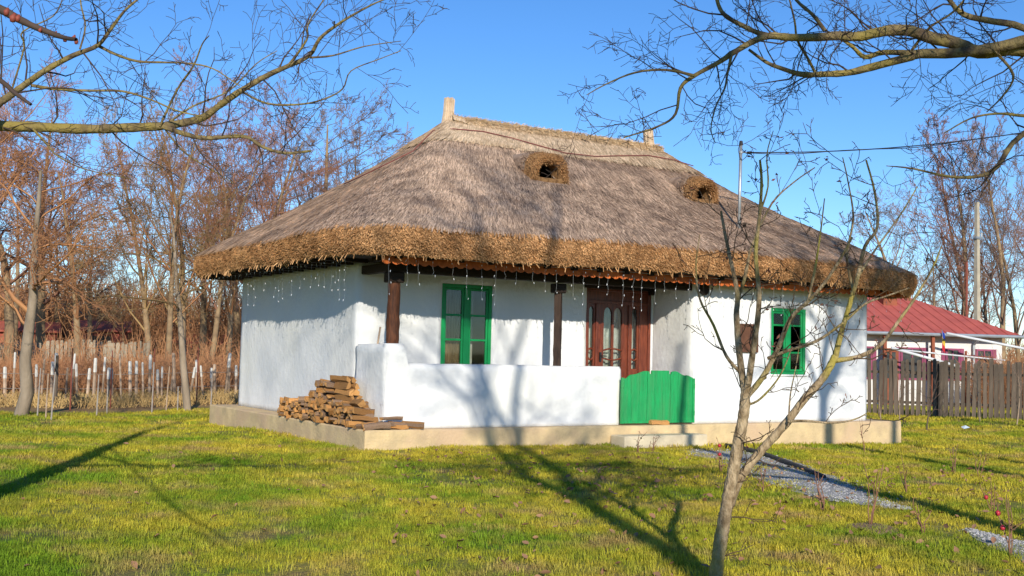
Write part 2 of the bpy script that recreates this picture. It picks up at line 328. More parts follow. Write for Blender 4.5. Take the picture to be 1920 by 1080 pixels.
# plinth: concrete slab with slightly worn edge
def plinth():
    nxp, nyp = 90, 60; vs = []; b = MB()
    out = []
    for k in range(nxp): out.append((L*k/nxp, 0))
    for k in range(nyp): out.append((L, W*k/nyp))
    for k in range(nxp): out.append((L-L*k/nxp, W))
    for k in range(nyp): out.append((0, W-W*k/nyp))
    n = len(out); cx, cy = L/2, W/2; V = []; F = []
    for lev, (z, ins) in enumerate(((-.45, 0), (.12, 0), (HP-.02, .0), (HP, .02))):
        for (x, y) in out:
            d = .008*fbm(x*2, y*2, z*2)
            sx = ins+d if x < 1e-6 else (-ins-d if x > L-1e-6 else 0); sy = ins+d if y < 1e-6 else (-ins-d if y > W-1e-6 else 0)
            V.append((x+sx, y+sy, z+(.006*nse(x*3, y*3) if lev >= 2 else 0)))
    for l in range(3):
        for k in range(n): F.append((l*n+k, l*n+(k+1) % n, (l+1)*n+(k+1) % n, (l+1)*n+k))
    F.append(tuple(range(3*n, 4*n)))
    m = MB(); m.add(V, F); return m
plinth().build('plinth', 'concrete', house)

def slab(O, U, N, lu, top, thick, openings=(), amp=.014, round_top=0, round_ends=(0, 0), step=.09, topfn=None):
    """hand-plastered wall slab from z=O.z up to height top(u), with rectangular openings (u0,u1,z0,z1 relative)"""
    us = set(np.linspace(0, lu, max(2, int(lu/step)+1)).round(4)); vs = set(np.linspace(0, top, max(2, int(top/step)+1)).round(4))
    for a, b, c, d in openings:
        us = {u for u in us if abs(u-a) > .03 and abs(u-b) > .03} | {a, b}; vs = {v for v in vs if abs(v-c) > .03 and abs(v-d) > .03} | {c, d}
    us = sorted(us); vs = sorted(vs); nu, nv = len(us), len(vs); O = np.array(O, float); U = np.array(U, float); N = np.array(N, float)
    hole = lambda i, j: any(a-1e-6 <= us[i] and us[i+1] <= b+1e-6 and c-1e-6 <= vs[j] and vs[j+1] <= d+1e-6 for a, b, c, d in openings)
    V = []
    for side in (0, 1):
        for j in range(nv):
            for i in range(nu):
                u, v = us[i], vs[j]; zz = v*(topfn(u)/top if topfn else 1)
                P = O+U*u+np.array((0, 0, zz))
                dsp = amp*fbm(P[0]*1.3+P[1], P[1]*1.3, P[2]*1.3)+.004*nse(P[0]*7, P[1]*7, P[2]*7)
                e = 0
                if round_top: e += max(0, 1-(top-v)/round_top)**2*round_top*.6
                if round_ends[0]: e += max(0, 1-u/round_ends[0])**2*round_ends[0]*.6
                if round_ends[1]: e += max(0, 1-(lu-u)/round_ends[1])**2*round_ends[1]*.6
                P = P+N*(dsp-e) if side == 0 else P-N*(thick-e)
                V.append(P)
    F = []; K = nu*nv
    for j in range(nv-1):
        for i in range(nu-1):
            if hole(i, j): continue
            a = j*nu+i; F.append((a, a+1, a+nu+1, a+nu)); F.append((K+a, K+a+nu, K+a+nu+1, K+a+1))
            for (di, dj, p, q) in ((-1, 0, a, a+nu), (1, 0, a+1, a+nu+1), (0, -1, a, a+1), (0, 1, a+nu, a+nu+1)):
                ii, jj = i+di, j+dj
                if ii < 0 or jj < 0 or ii >= nu-1 or jj >= nv-1 or hole(ii, jj): F.append((p, q, K+q, K+p))
    m = MB(); m.add(V, F); return m
def wall(*a, **k):
    o = slab(*a, **k).build('wall', 'plaster', house, smooth=True)
    return o
HT = 2.62   # wall height above plinth
W1 = (1.99, 2.99, 1.12, 2.65); DO = (4.975, 6.50, .30, 2.75); W2 = (8.43, 9.37, 1.195, 2.465)   # x0,x1,z0,z1
wall((WX, YE, HP), (0, -1, 0), (-1, 0, 0), YE-DR-.01, HT, .3, round_ends=(.05, .05))
wall((WX+.02, DR, HP), (1, 0, 0), (0, -1, 0), XR-WX-.02+.1, HT, .3, openings=[(W1[0]-WX-.02, W1[1]-WX-.02, W1[2]-HP, W1[3]-HP), (DO[0]-WX-.02, DO[1]-WX-.02, 0, DO[3]-HP)])
wall((XR, DR+.05, HP), (0, -1, 0), (-1, 0, 0), DR-WY+.03, HT, .25, round_ends=(0, .05))
wall((XR+.015, WY, HP), (1, 0, 0), (0, -1, 0), XE-XR-.015, HT, .3, openings=[(W2[0]-XR-.015, W2[1]-XR-.015, W2[2]-HP, W2[3]-HP)], round_ends=(.05, .05))
wall((XE-.01, WY+.02, HP), (0, 1, 0), (1, 0, 0), YE-WY-.03, HT, .3, step=.2)
wall((XE-.02, YE-.01, HP), (-1, 0, 0), (0, 1, 0), XE-WX-.03, HT, .3, step=.2)
# porch parapets
par_top = lambda u: 1.0 + (.30*(1-sstep(.27, .36, u))) + .012*nse(u*1.7, 3)
slab((WX+.01, WY, HP), (1, 0, 0), (0, -1, 0), 4.50, 1.30, .27, amp=.02, round_top=.07, round_ends=(.1, .12), topfn=par_top, step=.07).build('parapet', 'plaster', house, smooth=True)
slab((WX, DR+.04, HP), (0, -1, 0), (-1, 0, 0), DR-WY+.02, 1.29, .27, amp=.02, round_top=.07, round_ends=(0, .1), step=.07).build('parapet', 'plaster', house, smooth=True)
# ceiling / soffit boards above the walls
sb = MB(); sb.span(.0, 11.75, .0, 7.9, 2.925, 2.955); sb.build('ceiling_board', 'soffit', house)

# roof ------------------------------------------------------------
X0, X1, Y0, Y1 = -.50, 12.22, -.56, 8.22; XA, XB, YR = 3.38, 8.42, 3.83; ZE, ZR = 3.33, 6.0
NF, NC, NS = 150, 26, 96
def ring(t, off=0., rr=None):
    """rounded rectangle of the roof at level t (0 eave, 1 ridge), inset by off"""
    xl, xr = X0+(XA-X0)*t+off, X1-(X1-XB)*t-off; yl, yr = Y0+(YR-Y0)*t+off, Y1-(Y1-YR)*t-off
    r = (1.25*(1-t)**.8+.02) if rr is None else rr
    r = max(.005, min(r, (yr-yl)/2*.98, (xr-xl)/2*.98)); P = []
    for k in range(NF): P.append((xl+r+(xr-xl-2*r)*k/NF, yl))
    for k in range(NC): a = -pi/2+pi/2*k/NC; P.append((xr-r+r*cos(a), yl+r+r*sin(a)))
    for k in range(NS): P.append((xr, yl+r+(yr-yl-2*r)*k/NS))
    for k in range(NC): a = pi/2*k/NC; P.append((xr-r+r*cos(a), yr-r+r*sin(a)))
    for k in range(NF): P.append((xr-r-(xr-xl-2*r)*k/NF, yr))
    for k in range(NC): a = pi/2+pi/2*k/NC; P.append((xl+r+r*cos(a), yr-r+r*sin(a)))
    for k in range(NS): P.append((xl, yr-r-(yr-yl-2*r)*k/NS))
    for k in range(NC): a = pi+pi/2*k/NC; P.append((xl+r+r*cos(a), yl+r+r*sin(a)))
    return np.array(P)
NP = 2*(NF+NS)+4*NC
def prof(t): return ZE+(ZR-ZE)*(t-.045*sin(pi*t)) + .02*sin(pi*min(1, t*3))
def roof_ring(t, lift=0.):
    r = ring(t); z = np.full(len(r), prof(t)+lift)
    # gentle sag along the eaves and lumpy surface
    d = np.array([.035*fbm(x*.8, y*.8, 2+t)+.012*nse(x*3.5, y*3.5, t*9) for x, y in r])
    sag = np.array([(.05*sin(pi*min(1, max(0, (x-.3)/11)))*(y < 1.5) - .07*sstep(9.5, 12.2, x)*sstep(2, 0, y)) for x, y in r])*max(0, 1-t*3)
    return np.column_stack((r, z+d*(1-.5*t)+sag))
def loft(rings, close=True):
    n = len(rings[0]); V = np.concatenate(rings); i = np.arange(len(rings)*n).reshape(len(rings), n); j = np.roll(i, -1, axis=1)
    return V, np.stack((i[:-1], j[:-1], j[1:], i[1:]), -1).reshape(-1, 4)
def roof_t(x, y): return min((x-X0)/(XA-X0), (X1-x)/(X1-XB), (y-Y0)/(YR-Y0), (Y1-y)/(Y1-YR))
def roof_z(x, y): return prof(max(0, min(1, roof_t(x, y))))+.02
def hit_roof(px, py):
    d = ray(px, py); lo, hi = 14., 27.
    for s_ in np.linspace(15, 28, 800):
        p = CAM+d*s_
        if Y0 < p[1] < YR and X0 < p[0] < X1 and p[2] < roof_z(p[0], p[1]): return p
    return CAM+d*22
VENTS = [(hit_roof(1026, 334), .40, .44), (hit_roof(1315, 374), .34, .42)]
def in_vent(x, y): return any(abs(x-p[0]) < wd*.58 and p[1]-.01 < y < p[1]+.62 for p, wd, hh in VENTS)
TC = .80
ts = np.linspace(0, TC+.04, 56); RR = [roof_ring(t) for t in ts]; V, Q = loft(RR); cq = V[Q].mean(1); Q = Q[[not in_vent(c[0], c[1]) for c in cq]]
roof = obj('roof', fast_mesh('roof', V, Q), 'thatch', house)
ts2 = np.linspace(TC, 1, 18); RR2 = [roof_ring(t, .03+.015*(1 if t > TC+.005 else 0)) for t in ts2]; V, Q = loft([RR2[0]-np.array((0, 0, .05))]+RR2)
ridge_t = obj('ridge_thatch', fast_mesh('ridge_thatch', V, Q), 'cream', roof)
# cut reed ends round the eave
EP = [(0, 0), (-.035, -.05), (-.05, -.13), (-.045, -.22), (-.02, -.32), (.025, -.41), (.07, -.43)]
RB = []
for o_, dz in EP:
    r = ring(0, o_, 1.25); top = RR[0][:, 2]
    lump = np.array([.03*nse(x*2.2, y*2.2, dz*3)+.018*nse(x*8, y*8, dz*8) for x, y in r])
    rag = np.array([.025*nse(x*3, y*3, 9.) for x, y in r]) if dz < -.3 else 0
    c = np.array(((X0+X1)/2, (Y0+Y1)/2)); dirn = r-ring(0, .2, 1.25); dirn /= np.linalg.norm(dirn, axis=1, keepdims=True)
    RB.append(np.column_stack((r+dirn*lump[:, None], top+dz+rag)))
V, Q = loft(RB); band = obj('eave_band', fast_mesh('eave_band', V, Q), 'band', roof)
r_in = ring(0, .55, 1.0); r_mid = ring(0, .25, 1.1)
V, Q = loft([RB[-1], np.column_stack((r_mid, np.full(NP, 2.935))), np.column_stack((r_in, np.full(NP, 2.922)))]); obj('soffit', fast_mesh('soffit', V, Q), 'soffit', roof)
# straw on the slopes (instanced) -----------------------------------
rng = np.random.default_rng(7)
def straw_mesh(name, Ln, wd, matn, bend=.02):
    xs = [0, Ln*.5, Ln]; zs = [0, bend, .0]; V = []; F = []
    for k, (x, z) in enumerate(zip(xs, zs)):
        for a in range(3): V.append((x, wd*cos(2*pi*a/3+.5), z+wd*.8*sin(2*pi*a/3+.5)))
    for k in range(2):
        for a in range(3): F.append((k*3+a, k*3+(a+1) % 3, (k+1)*3+(a+1) % 3, (k+1)*3+a))
    me = fast_mesh(name, V, F, [(6, 7, 8), (2, 1, 0)], smooth=False); me.materials.append(M[matn]); return me
def sample_rings(rings, n, wfun=None):
    A = np.array(rings); m, k, _ = A.shape
    cell = np.linalg.norm(np.roll(A, -1, axis=1)[:-1]-A[:-1], axis=2)*np.linalg.norm(A[1:]-A[:-1], axis=2)
    cen = A[:-1]; wgt = cell*(wfun(cen) if wfun is not None else 1); wgt = (wgt/wgt.sum()).ravel()
    c = rng.choice(len(wgt), n, p=wgt); i, j = c//k, c % k; fu, fv = rng.random(n)[:, None], rng.random(n)[:, None]; j2 = (j+1) % k
    P = (A[i, j]*(1-fu)+A[i, j2]*fu)*(1-fv)+(A[i+1, j]*(1-fu)+A[i+1, j2]*fu)*fv
    down = A[i, j]-A[i+1, j]; along = A[i, j2]-A[i, j]
    down /= np.linalg.norm(down, axis=1, keepdims=True)+1e-9; along /= np.linalg.norm(along, axis=1, keepdims=True)+1e-9
    N = np.cross(along, -down); N /= np.linalg.norm(N, axis=1, keepdims=True)+1e-9; N[N[:, 2] < 0] *= -1
    return P, down, along, N
vis = lambda c: np.where((c[..., 1] < YR+.3) | (c[..., 0] < 4.2), 1., .22)
n = 100000; P, dn, al, N = sample_rings(RR, n, vis)
ok = np.array([not any(abs(x-p[0]) < wd*.95 and p[1]-.16 < y < p[1]+.6 for p, wd, hh in VENTS) for x, y in P[:, :2]]); P, dn, al, N = P[ok], dn[ok], al[ok], N[ok]; n = len(P)
dx = dn+al*rng.normal(0, .13, (n, 1))+N*rng.uniform(-.03, .03, (n, 1)); sc = rng.uniform(.6, 1.3, (n, 1))
ST = [straw_mesh('straw', .26, .0042, 'thatch_s', .012), straw_mesh('straw', .17, .005, 'thatch_s', .008)]
instancer('thatch_straw', ST, P+N*.004-dn*.1, eul(dx, N), np.repeat(sc, 3, 1)*np.array((1, 1.15, 1)), rng.integers(0, 2, n), roof, kind='stuff')
n = 24000; P, dn, al, N = sample_rings(RR2[1:-1], n, vis)
dx = dn+al*rng.normal(-.25, .15, (n, 1))+N*rng.uniform(-.02, .05, (n, 1)); sc = rng.uniform(.6, 1.3, (n, 1))
SC = [straw_mesh('straw', .30, .0045, 'cream_s', .012), straw_mesh('straw', .22, .0055, 'cream_s', .01)]
instancer('ridge_straw', SC, P+N*.004-dn*.1, eul(dx, N), np.repeat(sc, 3, 1), rng.integers(0, 2, n), roof, kind='stuff')
# butts of the reeds standing out of the band
n = 95000; RBs = RB[::-1]
P, dn, al, N0 = sample_rings(RB, n, lambda c: np.where((c[..., 1] < .6) | (c[..., 0] < .6), 1., .25))
cen = np.array(((X0+X1)/2, (Y0+Y1)/2, 0)); outw = np.cross(al, np.array((0, 0, 1.))); 
flip = ((P-cen)*outw).sum(1) < 0; outw[flip] *= -1; outw /= np.linalg.norm(outw, axis=1, keepdims=True)
dx = outw+np.array((0, 0, -1.))*rng.uniform(.15, 1.1, (n, 1))+al*rng.normal(0, .32, (n, 1)); dx /= np.linalg.norm(dx, axis=1, keepdims=True)
SB = [straw_mesh('reed', .075, .0058, 'band_s', .003), straw_mesh('reed', .065, .0075, 'band_s', .002)]
sc = rng.uniform(.55, 1.25, (n, 1))
instancer('reed_butt', SB, P-dx*.042, eul(dx, np.tile((0, 0, 1.), (n, 1))), np.repeat(sc, 3, 1), rng.integers(0, 2, n), roof, kind='stuff')
# ragged fringe hanging from the lower lip
n = 1100; k = rng.integers(0, NP, n); A = RB[-2]; P = A[k]+(A[(k+1) % NP]-A[k])*rng.random((n, 1)); al = A[(k+1) % NP]-A[k]; al /= np.linalg.norm(al, axis=1, keepdims=True)
ow = np.cross(al, (0, 0, 1.)); dx = ow*rng.normal(.25, .4, (n, 1))+al*rng.normal(0, .45, (n, 1))+np.array((0, 0, -1.)); sc = rng.uniform(.4, 1.5, (n, 1))**1.5
SH = [straw_mesh('reed', .09, .005, 'band_s', .008)]
instancer('hanging_reed', SH, P+np.array((0, 0, .02)), eul(dx, np.tile((0, 1., 0), (n, 1))), np.repeat(sc, 3, 1), np.zeros(n), roof, kind='stuff')

# ridge roll: tufted cap of short bundles, each told apart only as a bump
rb = MB(); rs = random.Random(3)
xs = np.arange(XA-.05, XB+.12, .11)
V = []
for xx in np.linspace(XA-.06, XB+.1, 120):
    lift = .035*sin((xx-XA)/(XB-XA)*pi)*-1 + .05*sstep(XA+.4, XA, xx)
    h = .045+.014*nse(xx*9, 1)+lift
    for (dy, dz) in ((-.24, -.10), (-.17, .0), (-.09, .07), (0, .09), (.09, .07), (.17, .0), (.24, -.10)): V.append((xx, YR+dy*(1+.08*nse(xx*7, dy*9)), ZR-.06+h+dz*.8+.012*nse(xx*12, dy*20)))
i = np.arange(120*7).reshape(120, 7); Q = np.stack((i[:-1, :-1], i[:-1, 1:], i[1:, 1:], i[1:, :-1]), -1).reshape(-1, 4)
ridge = obj('ridge_cap', fast_mesh('ridge_cap', V, Q), 'cream', roof)
n = 7000; u = rng.uniform(XA-.06, XB+.1, n); sd = rng.uniform(-1, 1, n)
P = np.column_stack((u, YR+sd*.2, ZR+.062-.13*sd**2)); dx = np.column_stack((rng.normal(0, .35, n), np.sign(sd)*(.5+np.abs(sd)), .25-.9*np.abs(sd)+rng.normal(0, .15, n)))
instancer('ridge_fringe', [straw_mesh('straw', .10, .0048, 'crest_s', .008)], P, eul(dx, np.tile((0, 0, 1.), (n, 1))), np.repeat(rng.uniform(.6, 1.3, (n, 1)), 3, 1), np.zeros(n), roof, kind='stuff')
# finials: bound reed bundles
def finial(x, ztop, zbot, lean, rr):
    m = MB(); rs = random.Random(int(x*10))
    for k in range(46):
        a, q = rs.uniform(0, 2*pi), sqrt(rs.random())*rr; bx, by = x+q*cos(a), YR+q*sin(a); zt = ztop+rs.uniform(-.03, .02)
        m.tube([(bx*1.0+(bx-x)*.45, YR+(by-YR)*1.45, zbot-.12), (bx+lean*.5, by, (zbot+ztop)/2), (bx+lean, by, zt)], [.021, .019, .017], 5)
    f = m.build('finial', 'cream', roof)
    t = MB(); 
    for zz in (.55, .9): t.tube([(x+lean*zz+(rr+.016)*cos(a*pi/8), YR+(rr+.016)*sin(a*pi/8), zbot+(ztop-zbot)*zz) for a in range(17)], .007, 5)
    t.build('binding', 'cream', f) if False else None
finial(3.30, 6.41, 5.86, .03, .10); finial(8.30, 6.38, 5.94, -.05, .115)

# eyebrow vents in the thatch
def vent(p, wd, hh):
    x, y = p[0], p[1]; z = roof_z(x, y); nA = 15
    m = MB(); V = []; F = []
    # outer hood from the slope behind to a rounded front lip, with a slit opening in the front face
    def arch(a, wv, hv, yy, zb): return (x+wv*cos(a)*(abs(cos(a))**-.35 if abs(cos(a)) > .01 else 1), yy, zb+hv*(max(0, sin(a))**.75))
    secs = [0, (-.12, wd*.78, .74, 0), (-.13, wd*.92, .90, 0), (-.06, wd*1.05, 1.04, 0), (.10, wd*1.12, 1.12, 0), (.32, wd*1.1, 1.16, 0), (.56, wd*1.0, 1.18, 0), (.80, wd*.8, 1.2, 0)]
    inner = [(-.03, wd*.52, hh*.50, .06), (.35, wd*.50, hh*.46, .08), (.55, wd*.4, hh*.3, .12)]
    def section(dy, wv, k_, dzb):
        zb = z-.06 if dy < .1 else roof_z(x, y+dy)-.07
        return [arch(pi*q/(nA-1), wv, max(.03, z+hh*k_-zb), y+dy, zb) for q in range(nA)]
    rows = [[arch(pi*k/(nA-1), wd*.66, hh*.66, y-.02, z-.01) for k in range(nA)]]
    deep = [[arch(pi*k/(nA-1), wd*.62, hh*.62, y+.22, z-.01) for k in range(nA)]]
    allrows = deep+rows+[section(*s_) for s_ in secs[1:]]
    for r in allrows:
        for q in r: V.append((q[0]+.014*nse(q[0]*9, q[1]*9, q[2]*9), q[1]+.014*nse(q[1]*9, q[2]*9), q[2]+.014*nse(q[2]*9, q[0]*9, 5)))
    for a in range(len(allrows)-1):
        for k in range(nA-1): F.append((a*nA+k, a*nA+k+1, (a+1)*nA+k+1, (a+1)*nA+k))
    # sill closing the bottom of the mouth
    m.add(V, F)
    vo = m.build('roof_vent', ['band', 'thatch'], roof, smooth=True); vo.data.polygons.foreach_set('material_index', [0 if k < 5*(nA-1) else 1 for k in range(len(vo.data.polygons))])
    s_ = MB(); s_.span(x-wd*1.0, x+wd*1.0, y-.09, y+.12, z-.14, z-.012); s_.build('sill', 'band', vo)
    A = [np.array(V[r*nA:(r+1)*nA]) for r in range(1, len(allrows)-2)]
    n = 2600; i = rng.integers(0, len(A)-1, n); k = rng.integers(0, nA-1, n); fu, fv = rng.random((n, 1)), rng.random((n, 1)); AA = np.array(A)
    P = (AA[i, k]*(1-fu)+AA[i, k+1]*fu)*(1-fv)+(AA[i+1, k]*(1-fu)+AA[i+1, k+1]*fu)*fv
    dx = np.column_stack((rng.normal(0, .35, n), rng.uniform(-1.2, -.6, n), rng.uniform(-.6, .15, n)))
    instancer('vent_straw', [straw_mesh('reed', .09, .0052, 'band_s', .004), straw_mesh('reed', .12, .0048, 'thatch_s', .004)], P+np.array((0, .05, 0.)), eul(dx, np.tile((0, 0, 1.), (n, 1))), np.repeat(rng.uniform(.5, 1.2, (n, 1)), 3, 1), (P[:, 1] > y+.10+.06*rng.normal(size=n)).astype(int), vo, kind='stuff')
    return p
for a in VENTS: vent(*a)

# red lead wire lying round the upper thatch
def red_wire():
    pts = []
    for px, py in ((812, 252), (850, 249), (905, 254), (960, 266), (1010, 280), (1060, 294), (1115, 300), (1165, 299), (1215, 298), (1262, 306), (1300, 318)):
        p = hit_roof(px, py); pts.append((p[0], p[1], roof_z(p[0], p[1])+.075))
    p0 = pts[0]; pre = [(1.5, 4.6, roof_z(1.5, 4.6)+.04), (1.75, 3.9, roof_z(1.75, 3.9)+.05), (2.15, 3.0, roof_z(2.15, 3.)+.06)]
    MB().tube(pre+pts, .010, 6).build('wire', 'redrope', None, smooth=True, label='dull red wire laid across the upper thatch below the ridge', cat='wire')
red_wire()

# porch timbers --------------------------------------------------
def post(x, y, z0, z1, r, matn, sq):
    m = MB(); k = 9; rs = random.Random(int(x*7))
    pts = [(x+.012*nse(i*.9, x), y+.012*nse(i*.9, x, 5), z0-.02+(z1-z0+.02)*i/k) for i in range(k+1)]
    rad = [r*(1+.07*nse(i*1.3, x, 2)+.12*(i == 3 and not sq)) for i in range(k+1)]
    m.tube(pts, rad, 4 if sq else 12); p = m.build('post', matn, house, smooth=not sq)
    c = MB(); c.box((x, y, z1+.0), (r*2.6, r*2.4, .16)); c.build('capital', 'beam', p, bevel=.015)
post(.60, .40, 1.58, 2.62, .098, 'post', False); post(3.66, .39, 1.28, 2.60, .082, 'post2', True)
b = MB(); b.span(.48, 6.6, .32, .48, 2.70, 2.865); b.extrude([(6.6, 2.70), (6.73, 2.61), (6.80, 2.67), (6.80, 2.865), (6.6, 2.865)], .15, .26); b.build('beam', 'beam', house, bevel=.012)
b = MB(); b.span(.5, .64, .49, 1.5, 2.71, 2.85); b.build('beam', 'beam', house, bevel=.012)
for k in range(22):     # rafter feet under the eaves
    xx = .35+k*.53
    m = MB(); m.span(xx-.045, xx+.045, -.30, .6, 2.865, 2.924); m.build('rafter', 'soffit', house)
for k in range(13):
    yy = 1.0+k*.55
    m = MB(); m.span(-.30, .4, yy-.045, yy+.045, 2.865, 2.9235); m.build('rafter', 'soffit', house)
# scalloped valance along the front
def valance():
    x0, x1 = .10, 11.85; n = int((x1-x0)/.155); pts = []
    for k in range(n):
        for a in range(6):
            u = k+a/6; pts.append((x0+(x1-x0)*u/n, 2.772+.035*(1-sin(pi*(a/6)))+.008*nse(u*.8, 3)))
    out = pts+[(x1, 2.80), (x1, 2.925), (x0, 2.925)]
    V = []; F = []; N_ = len(pts)
    for yy in (-.215, -.200):
        for (x, z) in pts: V.append((x, yy, z))
        for (x, z) in pts: V.append((x, yy, 2.925))
    for i in range(N_-1):
        F += [(i, i+1, N_+i+1, N_+i), (2*N_+i+1, 2*N_+i, 3*N_+i, 3*N_+i+1), (i+1, i, 2*N_+i, 2*N_+i+1)]
    m = MB(); m.add(V, F); m.build('valance', 'valance', house)
valance()

# windows ---------------------------------------------------------
def bars(m, y0, y1, x0, x1, z0, z1, w_): 
    m.span(x0, x0+w_, y0, y1, z0, z1); m.span(x1-w_, x1, y0, y1, z0, z1); m.span(x0+w_, x1-w_, y0, y1, z0, z0+w_); m.span(x0+w_, x1-w_, y0, y1, z1-w_, z1)
def window(R, yp, trans, rails, crt):
    x0, x1, z0, z1 = R; x0 += .005; x1 -= .005; z0 += .005; z1 -= .005; g = .05; mid = (x0+x1)/2
    fr = MB(); bars(fr, yp+.015, yp+.10, x0, x1, z0, z1, .062); wn = fr.build('window', 'green2', house, bevel=.006)
    m = MB(); m.span(mid-.052, mid+.052, yp+.022, yp+.095, z0+.062, z1-.062); m.build('mullion', 'green2', wn, bevel=.006)
    for a, b_ in ((x0+.062, mid-.052), (mid+.052, x1-.062)):
        zs = [z0+.062]+rails+[z1-.062]
        s_ = MB(); bars(s_, yp+.035, yp+.085, a+.003, b_-.003, z0+.065, z1-.065, .035)
        sa = s_.build('sash', 'green2', wn, bevel=.005)
        for zz in rails:
            r_ = MB(); r_.span(a+.036, b_-.036, yp+.038, yp+.082, zz-.018, zz+.018); r_.build('glazing_bar', 'green2', sa, bevel=.004)
        for q in range(len(zs)-1):
            p_ = MB(); p_.span(a+.03, b_-.03, yp+.058, yp+.062, zs[q]+(.02 if q else .03), zs[q+1]-(.02 if q < len(zs)-2 else .03)); p_.build('pane', 'glass', sa)
    m = MB(); m.span(x0-.02, x1+.02, yp-.035, yp+.11, z0-.03, z0+.004); m.build('sill', 'plaster', wn, bevel=.01)
    for (a, b_, mt, dd, zt) in crt:
        V = []; F = []; nn = 34
        for side in (0, .006):
            for j in (z0-.02, zt):
                for i_ in range(nn): xx = a+(b_-a)*i_/(nn-1); V.append((xx, yp+dd+.022*sin(i_*1.25)+.01*nse(i_*.3, a)+side, j))
        for i_ in range(nn-1): F += [(i_, i_+1, nn+i_+1, nn+i_), (2*nn+i_+1, 2*nn+i_, 3*nn+i_, 3*nn+i_+1), (nn+i_, nn+i_+1, 3*nn+i_+1, 3*nn+i_)]
        m = MB(); m.add(V, F); m.build('curtain', mt, wn, smooth=True)
    return wn
window(W1, DR, .25, [2.12, 1.70], [(W1[0]+.08, W1[0]+.44, 'curtain2', .17, W1[3]-.1), (W1[0]+.5, W1[0]+.70, 'curtain', .17, W1[3]-.1)])
window(W2, WY, .25, [2.14, 1.62], [(W2[0]+.05, W2[0]+.25, 'curtain2', .17, W2[3]-.1), (W2[1]-.25, W2[1]-.06, 'curtain2', .17, W2[3]-.1)])

# door with arched lights ------------------------------------------
def arch_outline(x0, x1, z0, z1, n=9):
    r = (x1-x0)/2; c = (x0+x1)/2; return [(x0, z0), (x1, z0)]+[(c+r*cos(pi*k/(n-1)), z1-r*1.35+r*1.35*sin(pi*k/(n-1))) for k in range(n)]
def arch_panel(m, X0_, X1_, Z0_, Z1_, x0, x1, z0, z1, y0, y1, n=9):
    """solid panel with an arched hole"""
    hole = arch_outline(x0, x1, z0, z1, n)
    m.span(X0_, x0, y0, y1, Z0_, Z1_); m.span(x1, X1_, y0, y1, Z0_, Z1_); m.span(x0, x1, y0+.001, y1-.001, Z0_, z0)
    arc = hole[2:]
    for k in range(n-1):
        a, b_ = arc[k], arc[k+1]
        if abs(a[0]-b_[0]) < 1e-5: continue
        m.extrude([(b_[0], b_[1]), (a[0], a[1]), (a[0], Z1_), (b_[0], Z1_)], y0+.001, y1-.001)
